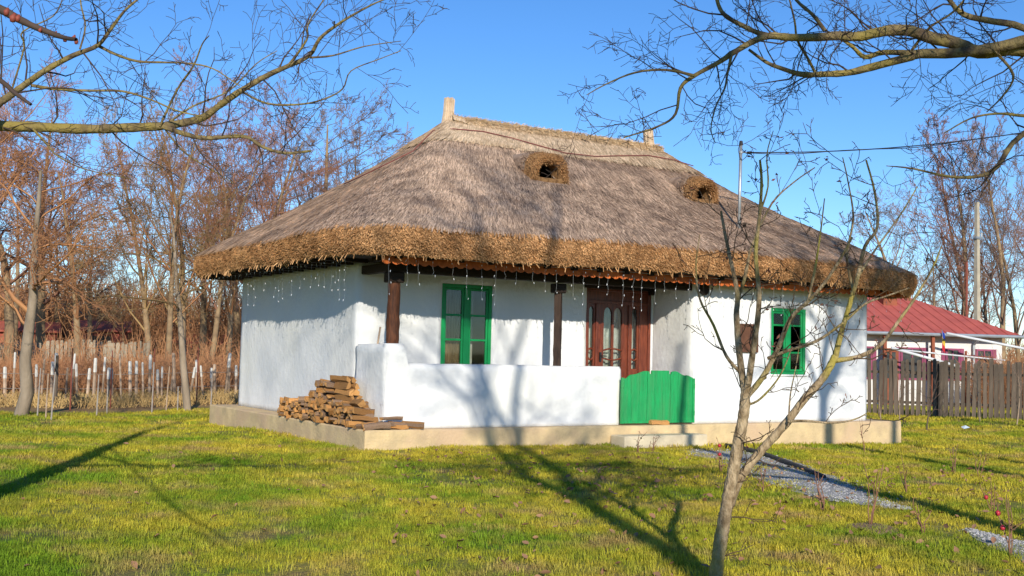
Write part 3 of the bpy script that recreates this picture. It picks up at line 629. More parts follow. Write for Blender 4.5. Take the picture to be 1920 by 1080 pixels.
def door():
    x0, x1, z0, z1 = DO; x0 += .008; x1 -= .008; z1 -= .008; z0 += .0; yp = DR+.04
    fr = MB(); fr.span(x0, x0+.06, yp-.02, yp+.14, z0, z1); fr.span(x1-.06, x1, yp-.02, yp+.14, z0, z1); fr.span(x0+.06, x1-.06, yp-.018, yp+.14, z1-.07, z1)
    fr.span(x0+.06, x1-.06, yp-.016, yp+.12, z1-.30, z1-.24)
    d = fr.build('door', 'door', house, bevel=.008)
    m = MB(); m.span(x0+.06, x1-.06, yp+.02, yp+.06, z1-.24, z1-.07); m.build('transom_panel', 'door', d)
    c = MB(); c.span(x0-.06, x1-.02, yp-.085, yp-.042, z1-.03, z1+.045); c.span(x1-.09, x1-.0, yp-.13, yp-.03, z1-.1, z1+.03); c.build('cornice', 'beam', d, bevel=.012)
    zt = z1-.30
    cols = [(x0+.06, x0+.24, 1, 'side_light'), (x0+.30, x0+.99, 2, 'door_leaf'), (x0+1.05, x0+1.25, 1, 'side_light')]
    for xx in (x0+.24, x0+.99):
        m = MB(); m.span(xx, xx+.06, yp-.012, yp+.11, z0, zt); m.build('mullion', 'door', d, bevel=.008)
    m = MB(); m.span(x0+1.25, x1-.06, yp+.0, yp+.09, z0, zt); m.build('jamb_panel', 'door', d, bevel=.008)
    for a, b_, k, nm in cols:
        m = MB(); a += .003; b_ -= .003; y0, y1 = yp+.02, yp+.07
        if k == 1: arch_panel(m, a, b_, 1.17, zt, a+.035, b_-.035, 1.19+.06, zt-.06, y0, y1)
        else:
            st = .13; mid = (a+b_)/2
            arch_panel(m, a, mid, 1.17, zt, a+st, mid-.02, 1.25, zt-.06, y0, y1); arch_panel(m, mid, b_, 1.17, zt, mid+.02, b_-st, 1.25, zt-.06, y0, y1)
        m.span(a, b_, y0+.002, y1-.002, z0, 1.17)
        lf = m.build(nm, 'door', d)
        g = MB(); g.span(a+.02, b_-.02, yp+.043, yp+.047, 1.18, zt-.03); g.build('pane', 'glass', lf)
        lo, hi = (a+.035, b_-.035) if k == 1 else (a+.13, b_-.13)
        for zz, sg in ((1.42, 1), (1.60, -1)):    # bowed glazing rails across the lower lights
            t = MB(); nn = 10; t.tube([(lo+(hi-lo)*i_/nn, yp+.03, zz+sg*-.035*sin(pi*i_/nn)+.02*sg) for i_ in range(nn+1)], .017, 6); t.build('glazing_bar', 'door', lf, smooth=True)
        p_ = MB(); p_.span(a+.06, b_-.06, yp+.005, yp+.03, z0+.15, 1.08); p_.build('panel', 'door', lf, bevel=.012)
        if k == 2:
            h = MB(); h.box((a+.05, yp-.0, 1.46), (.035, .035, .17)); h.tube([(a+.05, yp-.0, 1.48), (a+.05, yp-.045, 1.48), (a+.16, yp-.045, 1.475)], .011, 6); h.build('handle', 'black', lf)
    V = []; F = []; nn = 50
    for side in (0, .006):
        for j in (z0+.1, z1-.1):
            for i_ in range(nn): xx = x0+.05+(1.2)*i_/(nn-1); V.append((xx, yp+.20+.02*sin(i_*1.1)+side, j))
    for i_ in range(nn-1): F += [(i_, i_+1, nn+i_+1, nn+i_), (2*nn+i_+1, 2*nn+i_, 3*nn+i_, 3*nn+i_+1)]
    m = MB(); m.add(V, F); m.build('curtain', 'curtain', d, smooth=True)
    s_ = MB(); s_.span(x0, x1, yp-.06, yp+.16, HP-.01, HP+.035); s_.build('threshold', 'beam', d)
door()

# green gate across the porch opening -------------------------------
def gate():
    g = empty('porch_gate', (5.655, .17, HP), 'bright green plank gate with a carved wavy top closing the porch opening', 'gate')
    x0, x1, zb = -.815, .815, .05; y0, y1 = -.03, .0
    def top(x):
        u = (x-x0)/(x1-x0)
        if u < .05: return .80
        if u < .13: return .80+.07*sstep(.05, .13, u)
        if u < .37: return .87+.055*sin((u-.13)/.24*pi*.5)-.012*sin((u-.13)/.24*pi*2)
        if u < .40: return .885
        if u < .64: return .945
        if u < .67: return .885
        if u < .90: return .87+.05*cos((u-.67)/.23*pi*.5)+.02*sin((u-.67)/.23*pi*2)
        return .865-.035*sstep(.9, .97, u)
    nb = 9; wx = (x1-x0-.08)/nb
    for k in range(nb):
        a, b_ = x0+.04+k*wx+.003, x0+.04+(k+1)*wx-.003; dy = (k*7 % 3)*.002
        out = [(a, zb), (b_, zb)]+[(b_+(a-b_)*q/24, top(b_+(a-b_)*q/24)) for q in range(25)]
        m = MB(); m.extrude(out, y0+dy, y1+dy); m.build('plank', 'green', g)
    for a in (x0, x1-.045):
        m = MB(); m.span(a, a+.045, y0-.018, y1+.01, zb-.025, .815); m.build('stile', 'green', g, bevel=.006)
    m = MB(); m.span(x0+.05, x1-.05, y0-.016, y0-.002, .70, .745); 
    for zz in (.17, .70):
        r_ = MB(); r_.span(x0+.046, x1-.046, y1+.006, y1+.036, zz-.04, zz+.04); r_.build('rail', 'green', g)
    m = MB(); m.span(x0+.046, x1-.046, y0-.012, y0-.0005, zb-.02, zb+.02); m.build('kick_rail', 'green', g, bevel=.004)
    for zz in (.2, .68):
        for xx in (x0+.02, x1-.02):
            h = MB(); h.tube([(xx, y0-.022, zz-.04), (xx, y0-.022, zz+.04)], .012, 6); h.build('hinge', 'green', g)
gate()
# plaque, stick, step
m = MB(); m.span(7.635, 8.045, WY-.05, WY-.018, 1.62, 2.12); pq = empty('plaque', (7.84, WY-.03, 1.62), 'plain brown wooden plaque on the white wall beside the small green window', 'plaque')
bd = m.build('board', 'plaque', pq, bevel=.006); bd.location = -pq.location
m = MB(); 
for a, b_, c, d_ in ((7.62, 8.06, 1.605, 1.64), (7.62, 8.06, 2.10, 2.135), (7.62, 7.655, 1.64, 2.10), (8.025, 8.06, 1.64, 2.10)): m.span(a, b_, WY-.055, WY-.02, c, d_)
bd = m.build('frame', 'plaque', pq); bd.location = -pq.location
MB().tube([(.56, .85, 1.57), (.57, .83, 1.72), (.585, .82, 1.86)], [.016, .015, .014], 6).build('stick', 'stake', None, label='short bare stick standing on the porch parapet beside the brown post', cat='stick')
def step():
    m = MB(); x0, x1, y0, y1 = 4.50, 6.30, -.42, -.02; zt = .16
    m.span(x0, x1, y0, y1, -.3, zt); m.build('concrete_step', 'concrete2', None, bevel=.015, label='low pale concrete step in front of the green gate', cat='step')
step()

# icicle fairy lights ------------------------------------------------
def fairy(name, A, B, nst, seed, label, zc, sag):
    rs = random.Random(seed); e = empty(name, tuple((np.array(A)+np.array(B))/2), label, 'string lights'); off = -e.location
    A = np.array(A); B = np.array(B)
    pts = [tuple(A+(B-A)*k/60+np.array((0, 0, -sag*abs(sin(k*.9))))) for k in range(61)]
    c = MB().tube(pts, .004, 4).build('cable', 'wire', e); c.location = off
    for k in range(nst):
        u = (k+rs.uniform(.25, .75))/nst; p = A+(B-A)*u; ln = rs.choice((.28, .42, .55, .62))*rs.uniform(.9, 1.1)
        nseg = 5; pp = [(p[0]+rs.uniform(-.012, .012), p[1]+rs.uniform(-.012, .012), p[2]-ln*q/nseg) for q in range(nseg+1)]
        s_ = MB().tube(pp, .0014, 3).build('strand', 'wire', e); s_.location = off
        bm_ = MB(); nb = int(ln/.13)
        for q in range(nb):
            zz = p[2]-.06-q*(ln-.06)/max(1, nb-1); bx, by = p[0]+rs.uniform(-.025, .025), p[1]+rs.uniform(-.025, .025); ox_, oz = rs.uniform(-.012, .012), rs.uniform(-.02, .0)
            bm_.tube([(bx, by, zz), (bx+ox_, by+ox_*.6, zz-.022+oz*.5)], [.0058, .0035], 5)
        o_ = bm_.build('bulb', 'bulb', s_, smooth=True, kind='stuff')
fairy('icicle_lights', (-.2, 7.3, 2.915), (-.2, .3, 2.915), 34, 5, 'icicle string lights hung under the thatch along the windowless side wall', 2.9, .015)
fairy('icicle_lights', (.1, -.27, 2.91), (11.6, -.27, 2.91), 46, 8, 'icicle string lights hung under the eave along the porch front', 2.9, .015)

# service mast and overhead cable ------------------------------------
mb_ = hit_roof(1385, 428); mx_, my_ = mb_[0], mb_[1]; mz = roof_z(mx_, my_)
mtop = mz+1.66
mast = empty('service_mast', (mx_, my_, mz), 'thin galvanised pipe mast rising from the thatch with an overhead cable clamp', 'mast')
MB().tube([(0, 0, -.25), (.035, 0, 1.62)], .030, 10).build('pipe', 'metal', mast, smooth=True)
MB().tube([(.035, 0, 1.60), (.036, 0, 1.68)], [.042, .03], 10).build('cap', 'black', mast)
MB().tube([(.033, 0, 1.44), (.033, 0, 1.48)], .04, 10).tube([(.033, 0, 1.46), (.14, -.05, 1.46)], .011, 6).build('clamp', 'metal', mast)
ins = MB().tube([(.14, -.05, 1.46), (.22, -.09, 1.465)], [.02, .026], 8).build('insulator', 'black', mast, smooth=True)
MB().tube([(-.02, -.03, 1.62), (-.07, -.04, 1.5), (-.04, -.04, 1.36), (.03, -.04, 1.30), (.1, -.06, 1.36), (.16, -.07, 1.45)], .007, 5).build('drip_loop', 'black', mast, smooth=True)
def cable():
    A = np.array((mx_+.22, my_-.09, mz+1.465)); B = np.array(at(2350, 150, 27.)); m = MB()
    pts = [tuple(A+(B-A)*k/40+np.array((0, 0, -.38*4*(k/40)*(1-k/40)))) for k in range(41)]
    m.tube(pts, .011, 5); pts2 = [(a, b_, c-.02*sin(k*.6)-.012) for k, (a, b_, c) in enumerate(pts)]
    m.tube(pts2, .008, 5); m.build('overhead_cable', 'black', None, smooth=True, label='black twisted overhead cable running from the roof mast into the branches', cat='cable')
    p = empty('utility_pole', (B[0]+.12, B[1], gz(B[0], B[1])), 'concrete utility pole that carries the house cable', 'pole')
    z = B[2]-gz(B[0], B[1]); MB().box((0, 0, z/2), (.24, .2, z+1.2), taper=.7).build('shaft', 'polewood', p); MB().box((-.1, 0, z), (.12, .08, .1)).build('bracket', 'metal', p)
cable()

# firewood --------------------------------------------------------------
def log_mesh(seed, Ln, kind):
    """split log along +X, centred; wedge / half / quarter cross section with bark on the round side"""
    rs = random.Random(seed); m = MB()
    if kind == 0: sec = [(0, -.55)]+[(cos(a)*1.0, -.55+sin(a)*1.25) for a in np.linspace(.35, pi-.35, 6)]         # quarter wedge
    elif kind == 1: sec = [(cos(a), -.25+sin(a)*.85) for a in np.linspace(0, pi, 7)]                              # half round
    elif kind == 2: sec = [(-.8, -.6), (.75, -.55), (.9, .3), (.1, .75), (-.75, .45)]                              # rough billet
    else: sec = [(cos(a)*.85, sin(a)*.85) for a in np.linspace(0, 2*pi, 9)[:-1]]                                   # small round
    n = len(sec); V = []; nx_ = 4; F = []; mi = []
    jit = [(1+rs.uniform(-.2, .2)) for _ in sec]
    for i_ in range(nx_):
        xx = (i_/(nx_-1)-.5)*Ln; s_ = 1+rs.uniform(-.06, .06)
        for k, (a, b_) in enumerate(sec): V.append((xx+rs.uniform(-.03, .03), a*jit[k]*s_*rs.uniform(.85, 1.12)+.16*sin(i_*1.3+seed), b_*jit[k]*s_*rs.uniform(.85, 1.12)+.12*cos(i_*1.1+seed)))
    for i_ in range(nx_-1):
        for k in range(n):
            F.append((i_*n+k, i_*n+(k+1) % n, (i_+1)*n+(k+1) % n, (i_+1)*n+k))
            bark = (kind == 0 and 1 <= k <= 5) or (kind == 1 and k < 6) or (kind == 2 and k == 2) or kind == 3
            mi.append(2 if bark else 0)
    F += [tuple(range(n))[::-1], tuple((nx_-1)*n+k for k in range(n))]; mi += [1, 1]
    # scale cross section in y,z by unit radius at build; V in unit radius
    me = MB(); me.add(V, F); me.m = mi; mm = me.mesh('log')
    for nm in ('wood_cut', 'wood_end', 'bark'): mm.materials.append(M[nm])
    return mm
LOGM = [log_mesh(s_, 1, s_ % 4 if s_ < 8 else (s_ % 3)) for s_ in range(11)]
def place_log(p, R, Ln, rad, k, label, group):
    o = bpy.data.objects.new('firewood_log', LOGM[k % len(LOGM)]); COL.objects.link(o)
    o.matrix_world = Matrix.Translation(p) @ R.to_4x4() @ Matrix.Diagonal((Ln, rad, rad, 1)); tag(o, label, 'firewood', group)
def pile():
    rs = random.Random(21)
    def prof_h(y):   # top of pile above the plinth along the wall
        if y > 3.75: return 0
        if y > 2.55: return .36
        if y > 2.25: return .50
        if y > 2.0: return .68
        if y > 1.62: return .84
        if y > 1.0: return .88 if y < 1.45 else .82
        if y > .72: return .56
        if y > .40: return .40
        if y > .12: return .22
        return .12
    z = HP+.065; row = 0
    KN = {0: 'wedge-shaped quarter-split log stacked end out in the firewood pile', 1: 'half-round split log stacked end out in the firewood pile', 2: 'angular split billet stacked end out in the firewood pile', 3: 'small round unsplit log stacked end out in the firewood pile'}
    while z < HP+.95:
        y = .02+(row % 2)*.07
        while y < 3.75:
            rad = rs.uniform(.046, .068)
            if z+rad*.6 < HP+prof_h(y)*.80 and not (row >= 4 and y < 1.55):
                Ln = rs.uniform(.34, .44); R = Matrix.Rotation(rs.gauss(0, .16), 3, 'Z') @ Matrix.Rotation(rs.gauss(0, .07), 3, 'Y') @ Matrix.Rotation(rs.uniform(0, 2*pi), 3, 'X')
                xx = WX-.03-Ln/2+rs.uniform(-.08, .0); k = rs.choice((0, 4, 8, 2, 6, 10, 9, 1, 5, 3, 2, 6)); kd = k % 4 if k < 8 else k % 3
                place_log((xx, y, z+rs.uniform(-.012, .012)), R, Ln, rad, k, KN[kd], KN[kd].split(' stacked')[0]+'s')
            y += rad*1.75
        z += .092; row += 1
    # long logs laid along the wall at the near end of the heap, one on another
    lay = [(1.12, HP+.42, .50, .075, 1), (1.14, HP+.525, .56, .075, 4), (1.24, HP+.625, .52, .065, 5), (1.32, HP+.715, .52, .062, 4), (.62, HP+.36, .42, .068, 2)]
    names = ['weathered barky log lying lengthwise low in the firewood pile', 'thick furrowed grey log lying lengthwise in the middle of the firewood pile', 'orange split log lying lengthwise near the top of the firewood pile', 'topmost long orange split log lying on the firewood pile', 'smooth orange billet lying lengthwise on the low end of the firewood pile']
    for k, (y, z, Ln, rad, kk) in enumerate(lay):
        for dx in ((.14, 1), (.31, 0)):
            if dx[1] or k < 4:
                lb = names[k] if dx[1] else 'long split log lying behind others against the wall in the firewood pile'
                place_log((dx[0], y+(0 if dx[1] else .05), z-(0 if dx[1] else .01)), Matrix.Rotation(-pi/2+rs.gauss(0, .09), 3, 'Z') @ Matrix.Rotation(rs.gauss(0, .03), 3, 'Y') @ Matrix.Rotation(rs.uniform(0, 6.28), 3, 'X'), Ln, rad*.92, kk if dx[1] else kk+4, lb, None if dx[1] else 'long logs behind the pile front')
    # spilled pieces in front of the corner
    for k, (x, y, z, a, ln, rad, lb) in enumerate(((.36, .10, .37, .35, .36, .066, 'split log lying across the plinth corner at the foot of the porch parapet'), (.60, .12, .365, -.1, .30, .062, 'split log with an orange face lying past the end of the firewood pile'),
        (.48, .11, .475, .1, .36, .06, 'split log resting on others at the white corner of the porch'), (.82, .05, .36, -.6, .34, .058, 'last log of the firewood pile, poking over the plinth edge'))):
        place_log((x, y, z), Matrix.Rotation(a, 3, 'Z') @ Matrix.Rotation([0, 1.5, 3, 2][k], 3, 'X'), ln, rad, [0, 2, 1, 8][k], lb, None)
pile()
place_log((5.62, .08, HP+.045), Matrix.Rotation(.03, 3, 'Z'), .40, .058, 6, 'short weathered block of wood wedged at the foot of the green gate', None)

# ------------------------------------------------------------------ trees
def nrm(v): l = sqrt(v[0]*v[0]+v[1]*v[1]+v[2]*v[2])+1e-9; return (v[0]/l, v[1]/l, v[2]/l)
def grow(out, p, d, Ln, r, lev, P, rs):
    n = P['seg'][lev]; st = Ln/n; pts = [p]; rad = [r]; tip = P['tip'][lev]; wg = P['wig'][lev]; up = P['up'][lev]; dirs = [d]
    for i_ in range(n):
        d = nrm((d[0]+rs.gauss(0, wg), d[1]+rs.gauss(0, wg), d[2]+rs.gauss(0, wg)+up)); p = (p[0]+d[0]*st, p[1]+d[1]*st, p[2]+d[2]*st)
        pts.append(p); dirs.append(d); rad.append(max(P['rmin'], r*(1-(1-tip)*(i_+1)/n)))
    out[lev].append((pts, rad))
    if lev+1 < len(P['seg']): spawn(out, pts, rad, dirs, Ln, lev, P, rs)
def spawn(out, pts, rad, dirs, Ln, lev, P, rs, nk=None, start=None):
    n = len(pts)-1; nk = P['kids'][lev] if nk is None else nk; s0 = P['start'][lev] if start is None else start
    for k in range(nk):
        t = min(.999, s0+(1-s0)*(k+rs.random())/nk); f = t*n; i_ = int(f); f -= i_
        a, b_ = pts[i_], pts[i_+1]; q = (a[0]+(b_[0]-a[0])*f, a[1]+(b_[1]-a[1])*f, a[2]+(b_[2]-a[2])*f); rr = rad[i_]+(rad[i_+1]-rad[i_])*f; d = dirs[min(i_+1, len(dirs)-1)]
        an = radians(P['ang'][lev])*rs.uniform(.65, 1.35); v = nrm((rs.gauss(0, 1), rs.gauss(0, 1), rs.gauss(0, 1)))
        dt = v[0]*d[0]+v[1]*d[1]+v[2]*d[2]; v = nrm((v[0]-d[0]*dt, v[1]-d[1]*dt, v[2]-d[2]*dt)); nd = tuple(d[j]*cos(an)+v[j]*sin(an) for j in range(3))
        l2 = Ln*P['ratio'][lev]*(1-P['fall'][lev]*(t-s0)/(1-s0+1e-6))*rs.uniform(.7, 1.25)
        grow(out, q, nd, l2, min(P.get('rcap', 9), max(P['rmin'], rr*P['rr'][lev])), lev+1, P, rs)
def make_tree(H, r, P, seed, trunk_lev=1):
    rs = random.Random(seed); out = [[] for _ in P['seg']]
    grow(out, (0, 0, -.15), (rs.gauss(0, .03), rs.gauss(0, .03), 1), H, r, 0, P, rs)
    big = [l for i_ in range(trunk_lev) for l in out[i_]]; small = [l for i_ in range(trunk_lev, len(out)) for l in out[i_]]
    mid = [l for l in out[trunk_lev]]; 
    return tubes_mesh('trunk', big, 8), small
P_RND = dict(seg=[9, 6, 5, 4, 3], tip=[.12, .2, .25, .3, .4], wig=[.06, .13, .16, .18, .2], up=[.02, .06, .05, .04, .03], kids=[13, 8, 7, 6], start=[.28, .2, .15, .1], ang=[55, 45, 42, 40], ratio=[.48, .52, .5, .5], fall=[.55, .5, .45, .4], rr=[.55, .5, .5, .55], rmin=.006)
P_TALL = dict(seg=[10, 6, 5, 4, 3], tip=[.12, .2, .25, .3, .4], wig=[.05, .10, .13, .16, .2], up=[.02, .14, .10, .06, .03], kids=[14, 7, 6, 6], start=[.18, .2, .15, .1], ang=[34, 34, 38, 40], ratio=[.45, .45, .5, .5], fall=[.5, .5, .45, .4], rr=[.5, .5, .5, .55], rmin=.006)
P_WIDE = dict(seg=[8, 7, 5, 4, 3], tip=[.2, .2, .25, .3, .4], wig=[.12, .2, .22, .22, .22], up=[.0, .03, .02, .02, .0], kids=[11, 9, 7, 5], start=[.38, .2, .15, .1], ang=[65, 50, 45, 45], ratio=[.6, .5, .5, .5], fall=[.45, .5, .45, .4], rr=[.55, .5, .5, .55], rmin=.005)
BARE = {}
for key, H, r, P, seed in (('slimA', 6, .12, dict(P_WIDE, wig=[.035, .2, .22, .22, .22], start=[.5, .2, .15, .1]), 8), ('rndA', 10, .22, P_RND, 1), ('rndB', 10, .2, P_RND, 2), ('tallA', 10, .15, P_TALL, 3), ('tallB', 10, .13, P_TALL, 4), ('wideA', 6, .17, P_WIDE, 5), ('wideB', 6, .16, P_WIDE, 6)):
    tm, small = make_tree(H, r, P, seed); BARE[key] = (tm, tubes_mesh('crown', small, 3), H)
def gp(px, dist):
    """ground point in the direction of image column px, dist metres off"""
    d = ray(px, 661); h = nrm((d[0], d[1], 0)); x, y = CAM[0]+h[0]*dist, CAM[1]+h[1]*dist; return (x, y, gz(x, y))
def bare_tree(name, loc, key, H, rz, bark, twig, label, group=None, lean=0):
    tm, cm, H0 = BARE[key]; e = empty(name, loc, label, 'tree', group, rz); s_ = H/H0; e.scale = (s_, s_, s_); e.rotation_euler.x = lean
    for nm, me, mt in (('trunk', tm, bark), ('crown', cm, twig)):
        if not me.materials: me.materials.append(M[mt])
        o = obj(nm, me, None, e); o.material_slots[0].link = 'OBJECT'; o.material_slots[0].material = M[mt]
TL = random.Random(5)
WHERE = {18: 'bare pinkish tree rising directly behind the old grey fruit tree', 75: 'bare pinkish tree standing in front of the low dull red shed', 140: 'short bare orange-brown tree at the near end of the brick-red shed', 170: 'bare grey-brown tree rising before the middle of the brick-red shed', 232: 'small bare orange-brown tree in the gap past the brick-red shed',
         345: 'tallest slender olive-brown tree, right behind the straight thin-trunked fruit tree', 285: 'slender olive-brown tree between the brick-red shed and the thin fruit tree', 505: 'slim grey-brown tree just above the lower thatch edge', 655: 'bare grey-brown tree half hidden by the upper thatch slope', 30: 'bare orange-brown tree beside the low dull red shed, deep in the wood', 110: 'bare orange-brown tree behind the gap between the two nearer red sheds', 395: 'slender pinkish tree next to the lowest corner of the thatch', 470: 'pinkish round-crowned tree showing above the thatch edge'}
for px, dist, H, key, tw in ((-60, 44, 11, 'rndA', 'twig_or'), (18, 47, 10.6, 'rndB', 'twig_pk'), (75, 52, 11.2, 'rndA', 'twig_pk'), (140, 46, 8.2, 'rndB', 'twig_or'), (170, 58, 7.0, 'rndA', 'twig_gy'), (232, 60, 5.2, 'rndB', 'twig_or'),
        (285, 50, 10.4, 'tallA', 'twig_ol'), (315, 44, 10.2, 'tallB', 'twig_or'), (345, 48, 11.0, 'tallA', 'twig_ol'), (395, 46, 10.2, 'tallB', 'twig_pk'), (430, 53, 10.8, 'tallA', 'twig_or'), (470, 55, 11.5, 'rndB', 'twig_pk'), (505, 58, 12.2, 'tallB', 'twig_gy'),
        (655, 66, 13.2, 'rndA', 'twig_gy'), (30, 62, 9.5, 'rndB', 'twig_or'), (110, 66, 8.0, 'rndA', 'twig_or'), (375, 60, 11.0, 'rndB', 'twig_or'), (-170, 48, 11, 'rndB', 'twig_or'), (520, 72, 12.5, 'rndA', 'twig_pk'), (440, 66, 12, 'rndB', 'twig_gy')):
    lb = WHERE.get(px) or {'twig_or': 'bare orange-brown tree in the wood beyond the stake fence', 'twig_pk': 'bare pinkish-brown tree in the wood beyond the stake fence', 'twig_gy': 'bare grey-brown tree in the wood beyond the stake fence', 'twig_ol': 'tall slender olive-brown tree in the wood beyond the stake fence'}[tw]
    bare_tree('bare_tree', gp(px, dist), key, H, TL.uniform(0, 6.28), 'bark_bg', tw, lb, 'bare trees of the wood: '+tw.split('_')[1].replace('or', 'orange').replace('pk', 'pinkish').replace('gy', 'grey').replace('ol', 'olive'))
bare_tree('bare_tree', gp(588, 62), 'rndA', 14.2, 1.1, 'bark_bg', 'twig_gy', 'tallest dense round-crowned bare tree rising behind the thatched roof slope')
bare_tree('fruit_tree', gp(42, 27.0), 'wideA', 5.6, .4, 'bark_grey', 'twig_or', 'old pale-grey fruit tree with a gnarled low crown at the lawn edge')
bare_tree('fruit_tree', gp(357, 28.4), 'slimA', 5.0, 2.2, 'bark_grey', 'twig_ol', 'thin straight-trunked fruit tree standing just beyond the cottage back corner')
for px, dist, H, key, tw, lb in ((1800, 62, 13.2, 'tallA', 'twig_pk', 0), (1822, 66, 12.8, 'tallB', 'twig_pk', 0), (1880, 60, 12.4, 'tallA', 'twig_gy', 0), (1915, 64, 11.5, 'tallB', 'twig_gy', 0), (1700, 84, 13.0, 'rndB', 'twig_gy', 1), (1745, 90, 10.0, 'rndA', 'twig_gy', 1), (1960, 70, 12, 'rndA', 'twig_pk', 0), (1850, 92, 10, 'rndB', 'twig_pk', 1), (2010, 66, 11, 'rndB', 'twig_gy', 0)):
    bare_tree('bare_tree', gp(px, dist), key, H, TL.uniform(0, 6.28), 'bark_bg' if lb == 0 else 'bark_bg', tw, ['tall bare tree behind the red-roofed house', 'slight bare tree far off beside the red-roofed house'][lb], ['bare trees behind the red-roofed house', 'far bare trees by the red-roofed house'][lb])

# hand-laid limbs from the photograph: pixel tracks at metric distances, twigs grown on them
def track(pts, r0, r1, k=4):
    """smooth polyline through (px,py,dist); radii taper r0->r1"""
    P = [Vector(at(*q)) if len(q) == 3 and q[2] > 0 and not isinstance(q[0], tuple) else Vector(q[0]) for q in pts]
    res = []
    for i_ in range(len(P)-1):
        p0 = P[max(0, i_-1)]; p1 = P[i_]; p2 = P[i_+1]; p3 = P[min(len(P)-1, i_+2)]
        for j in range(k):
            t = j/k; res.append(.5*((2*p1)+(-p0+p2)*t+(2*p0-5*p1+4*p2-p3)*t*t+(-p0+3*p1-3*p2+p3)*t*t*t))
    res.append(P[-1]); m_ = len(res)
    return [tuple(p) for p in res], [(r0+(r1-r0)*i_/(m_-1))*(1+.13*nse(i_*.9, r0*300, pts[-1][0]*.1)) for i_ in range(m_)]
P_TW = dict(seg=[6, 5, 4, 3], tip=[.3, .3, .35, .4], wig=[.1, .20, .24, .26], up=[0, .02, .01, 0], kids=[0, 6, 4], start=[.05, .12, .1], ang=[55, 48, 48], ratio=[1, .45, .5], fall=[0, .35, .3], rr=[.42, .55, .6], rmin=.0015, rcap=.0058)
def limb_tree(name, loc, label, lines, barkm, twigm, dens, tl, seed, notwig=None, twigpar=None):
    """lines: list of (pts,radii) already in world coords; trunk part = thick ones, crown = twigs"""
    e = empty(name, loc, label, 'tree'); rs = random.Random(seed); out = [[], [], [], []]; off = Vector(loc)
    PT = dict(P_TW)
    if twigpar: PT.update(twigpar)
    for pts, rad in lines[:notwig]:
        ln = sum((Vector(a)-Vector(b_)).length for a, b_ in zip(pts, pts[1:])); dirs = [nrm(tuple(Vector(b_)-Vector(a))) for a, b_ in zip(pts, pts[1:])]; dirs = [dirs[0]]+dirs
        nk = int(ln*dens); old = PT['ratio']; PT['ratio'] = [tl/max(ln, .01)]+list(old[1:]); spawn(out, pts, rad, dirs, ln, 0, PT, rs, nk=nk, start=.08)
        PT['ratio'] = old
    loc_ = lambda L_: [([(p[0]-off.x, p[1]-off.y, p[2]-off.z) for p in a], b_) for a, b_ in L_]
    obj('trunk', tubes_mesh('trunk', loc_(lines[:1]), 16, .09), barkm, e)
    if len(lines) > 1:
        for k, (pts, rad) in enumerate(lines[1:]): obj('limb', tubes_mesh('limb', loc_([(pts, rad)]), 9, .09), 'twig_dk' if notwig and k >= len(lines)-1+notwig else barkm, e)
    tw = out[1]+out[2]+out[3]
    if tw: obj('crown', tubes_mesh('crown', loc_(tw), 4), twigm, e)
    return e, out
# young forked tree on the lawn
d0 = 8.05
T = lambda L_, dd=0., d1=None: [(x, y, d0+(dd+(0 if d1 is None else (d1-dd)*i_/(len(L_)-1)))) for i_, (x, y) in enumerate(L_)]
fl = [track(T([(1338, 1110), (1347, 1040), (1358, 975), (1367, 925), (1380, 855), (1393, 785), (1398, 738)], 0), 0.0487, 0.0353, 14),
      track(T([(1366, 950), (1388, 897), (1425, 848), (1475, 792), (1507, 750), (1545, 706), (1566, 668)], 0, .35), 0.0336, 0.0252, 12),
      track(T([(1398, 745), (1391, 700), (1384, 640), (1381, 590), (1383, 555), (1376, 515), (1366, 470), (1357, 425), (1352, 396)], 0, .25), 0.0269, 0.0084),
      track(T([(1398, 742), (1406, 700), (1413, 650), (1421, 595), (1423, 545), (1417, 475), (1424, 405), (1428, 345), (1425, 300)], 0, -.25), 0.0252, 0.0076),
      track(T([(1384, 560), (1394, 530), (1401, 498), (1412, 455), (1447, 382), (1488, 342), (1528, 314)], .2, -.1), 0.0143, 0.0034),
      track(T([(1402, 742), (1432, 704), (1458, 655), (1482, 598), (1515, 565), (1545, 532), (1574, 488), (1598, 445)], 0, -.4), 0.0210, 0.0067),
      track(T([(1440, 672), (1478, 657), (1530, 640), (1580, 606), (1622, 570), (1660, 556), (1705, 540)], -.1, -.5), 0.0126, 0.0042),
      track(T([(1566, 672), (1577, 625), (1592, 575), (1608, 520), (1622, 462), (1645, 425), (1640, 360), (1624, 300)], .35, .1), 0.0218, 0.0059),
      track(T([(1566, 676), (1612, 668), (1652, 645), (1692, 592), (1718, 555), (1750, 500), (1765, 462)], .35, .7), 0.0185, 0.0050),
      track(T([(1478, 790), (1510, 789), (1562, 793), (1603, 786), (1630, 772)], .1, .0), 0.0101, 0.0034),
      track(T([(1515, 565), (1528, 505), (1538, 440), (1546, 372)], -.2, -.1), 0.0101, 0.0034),
      track(T([(1600, 545), (1588, 480), (1600, 410), (1590, 340), (1580, 295)], .3, .2), 0.0109, 0.0034),
      track(T([(1390, 700), (1362, 668), (1338, 610), (1312, 560), (1305, 500), (1312, 440)], .05, -.3), 0.0134, 0.0034),
      track(T([(1395, 760), (1420, 752), (1450, 722), (1470, 690), (1485, 650)], .05, -.3), 0.0092, 0.0034),
      track(T([(1478, 800), (1482, 740), (1492, 690), (1500, 640)], .1, .3), 0.0067, 0.0025),
      track(T([(1608, 520), (1640, 470), (1690, 400), (1720, 350)], .3, .6), 0.0101, 0.0034),
      track(T([(1424, 400), (1440, 350), (1438, 290), (1450, 245)], -.2, -.2), 0.0076, 0.0025)]
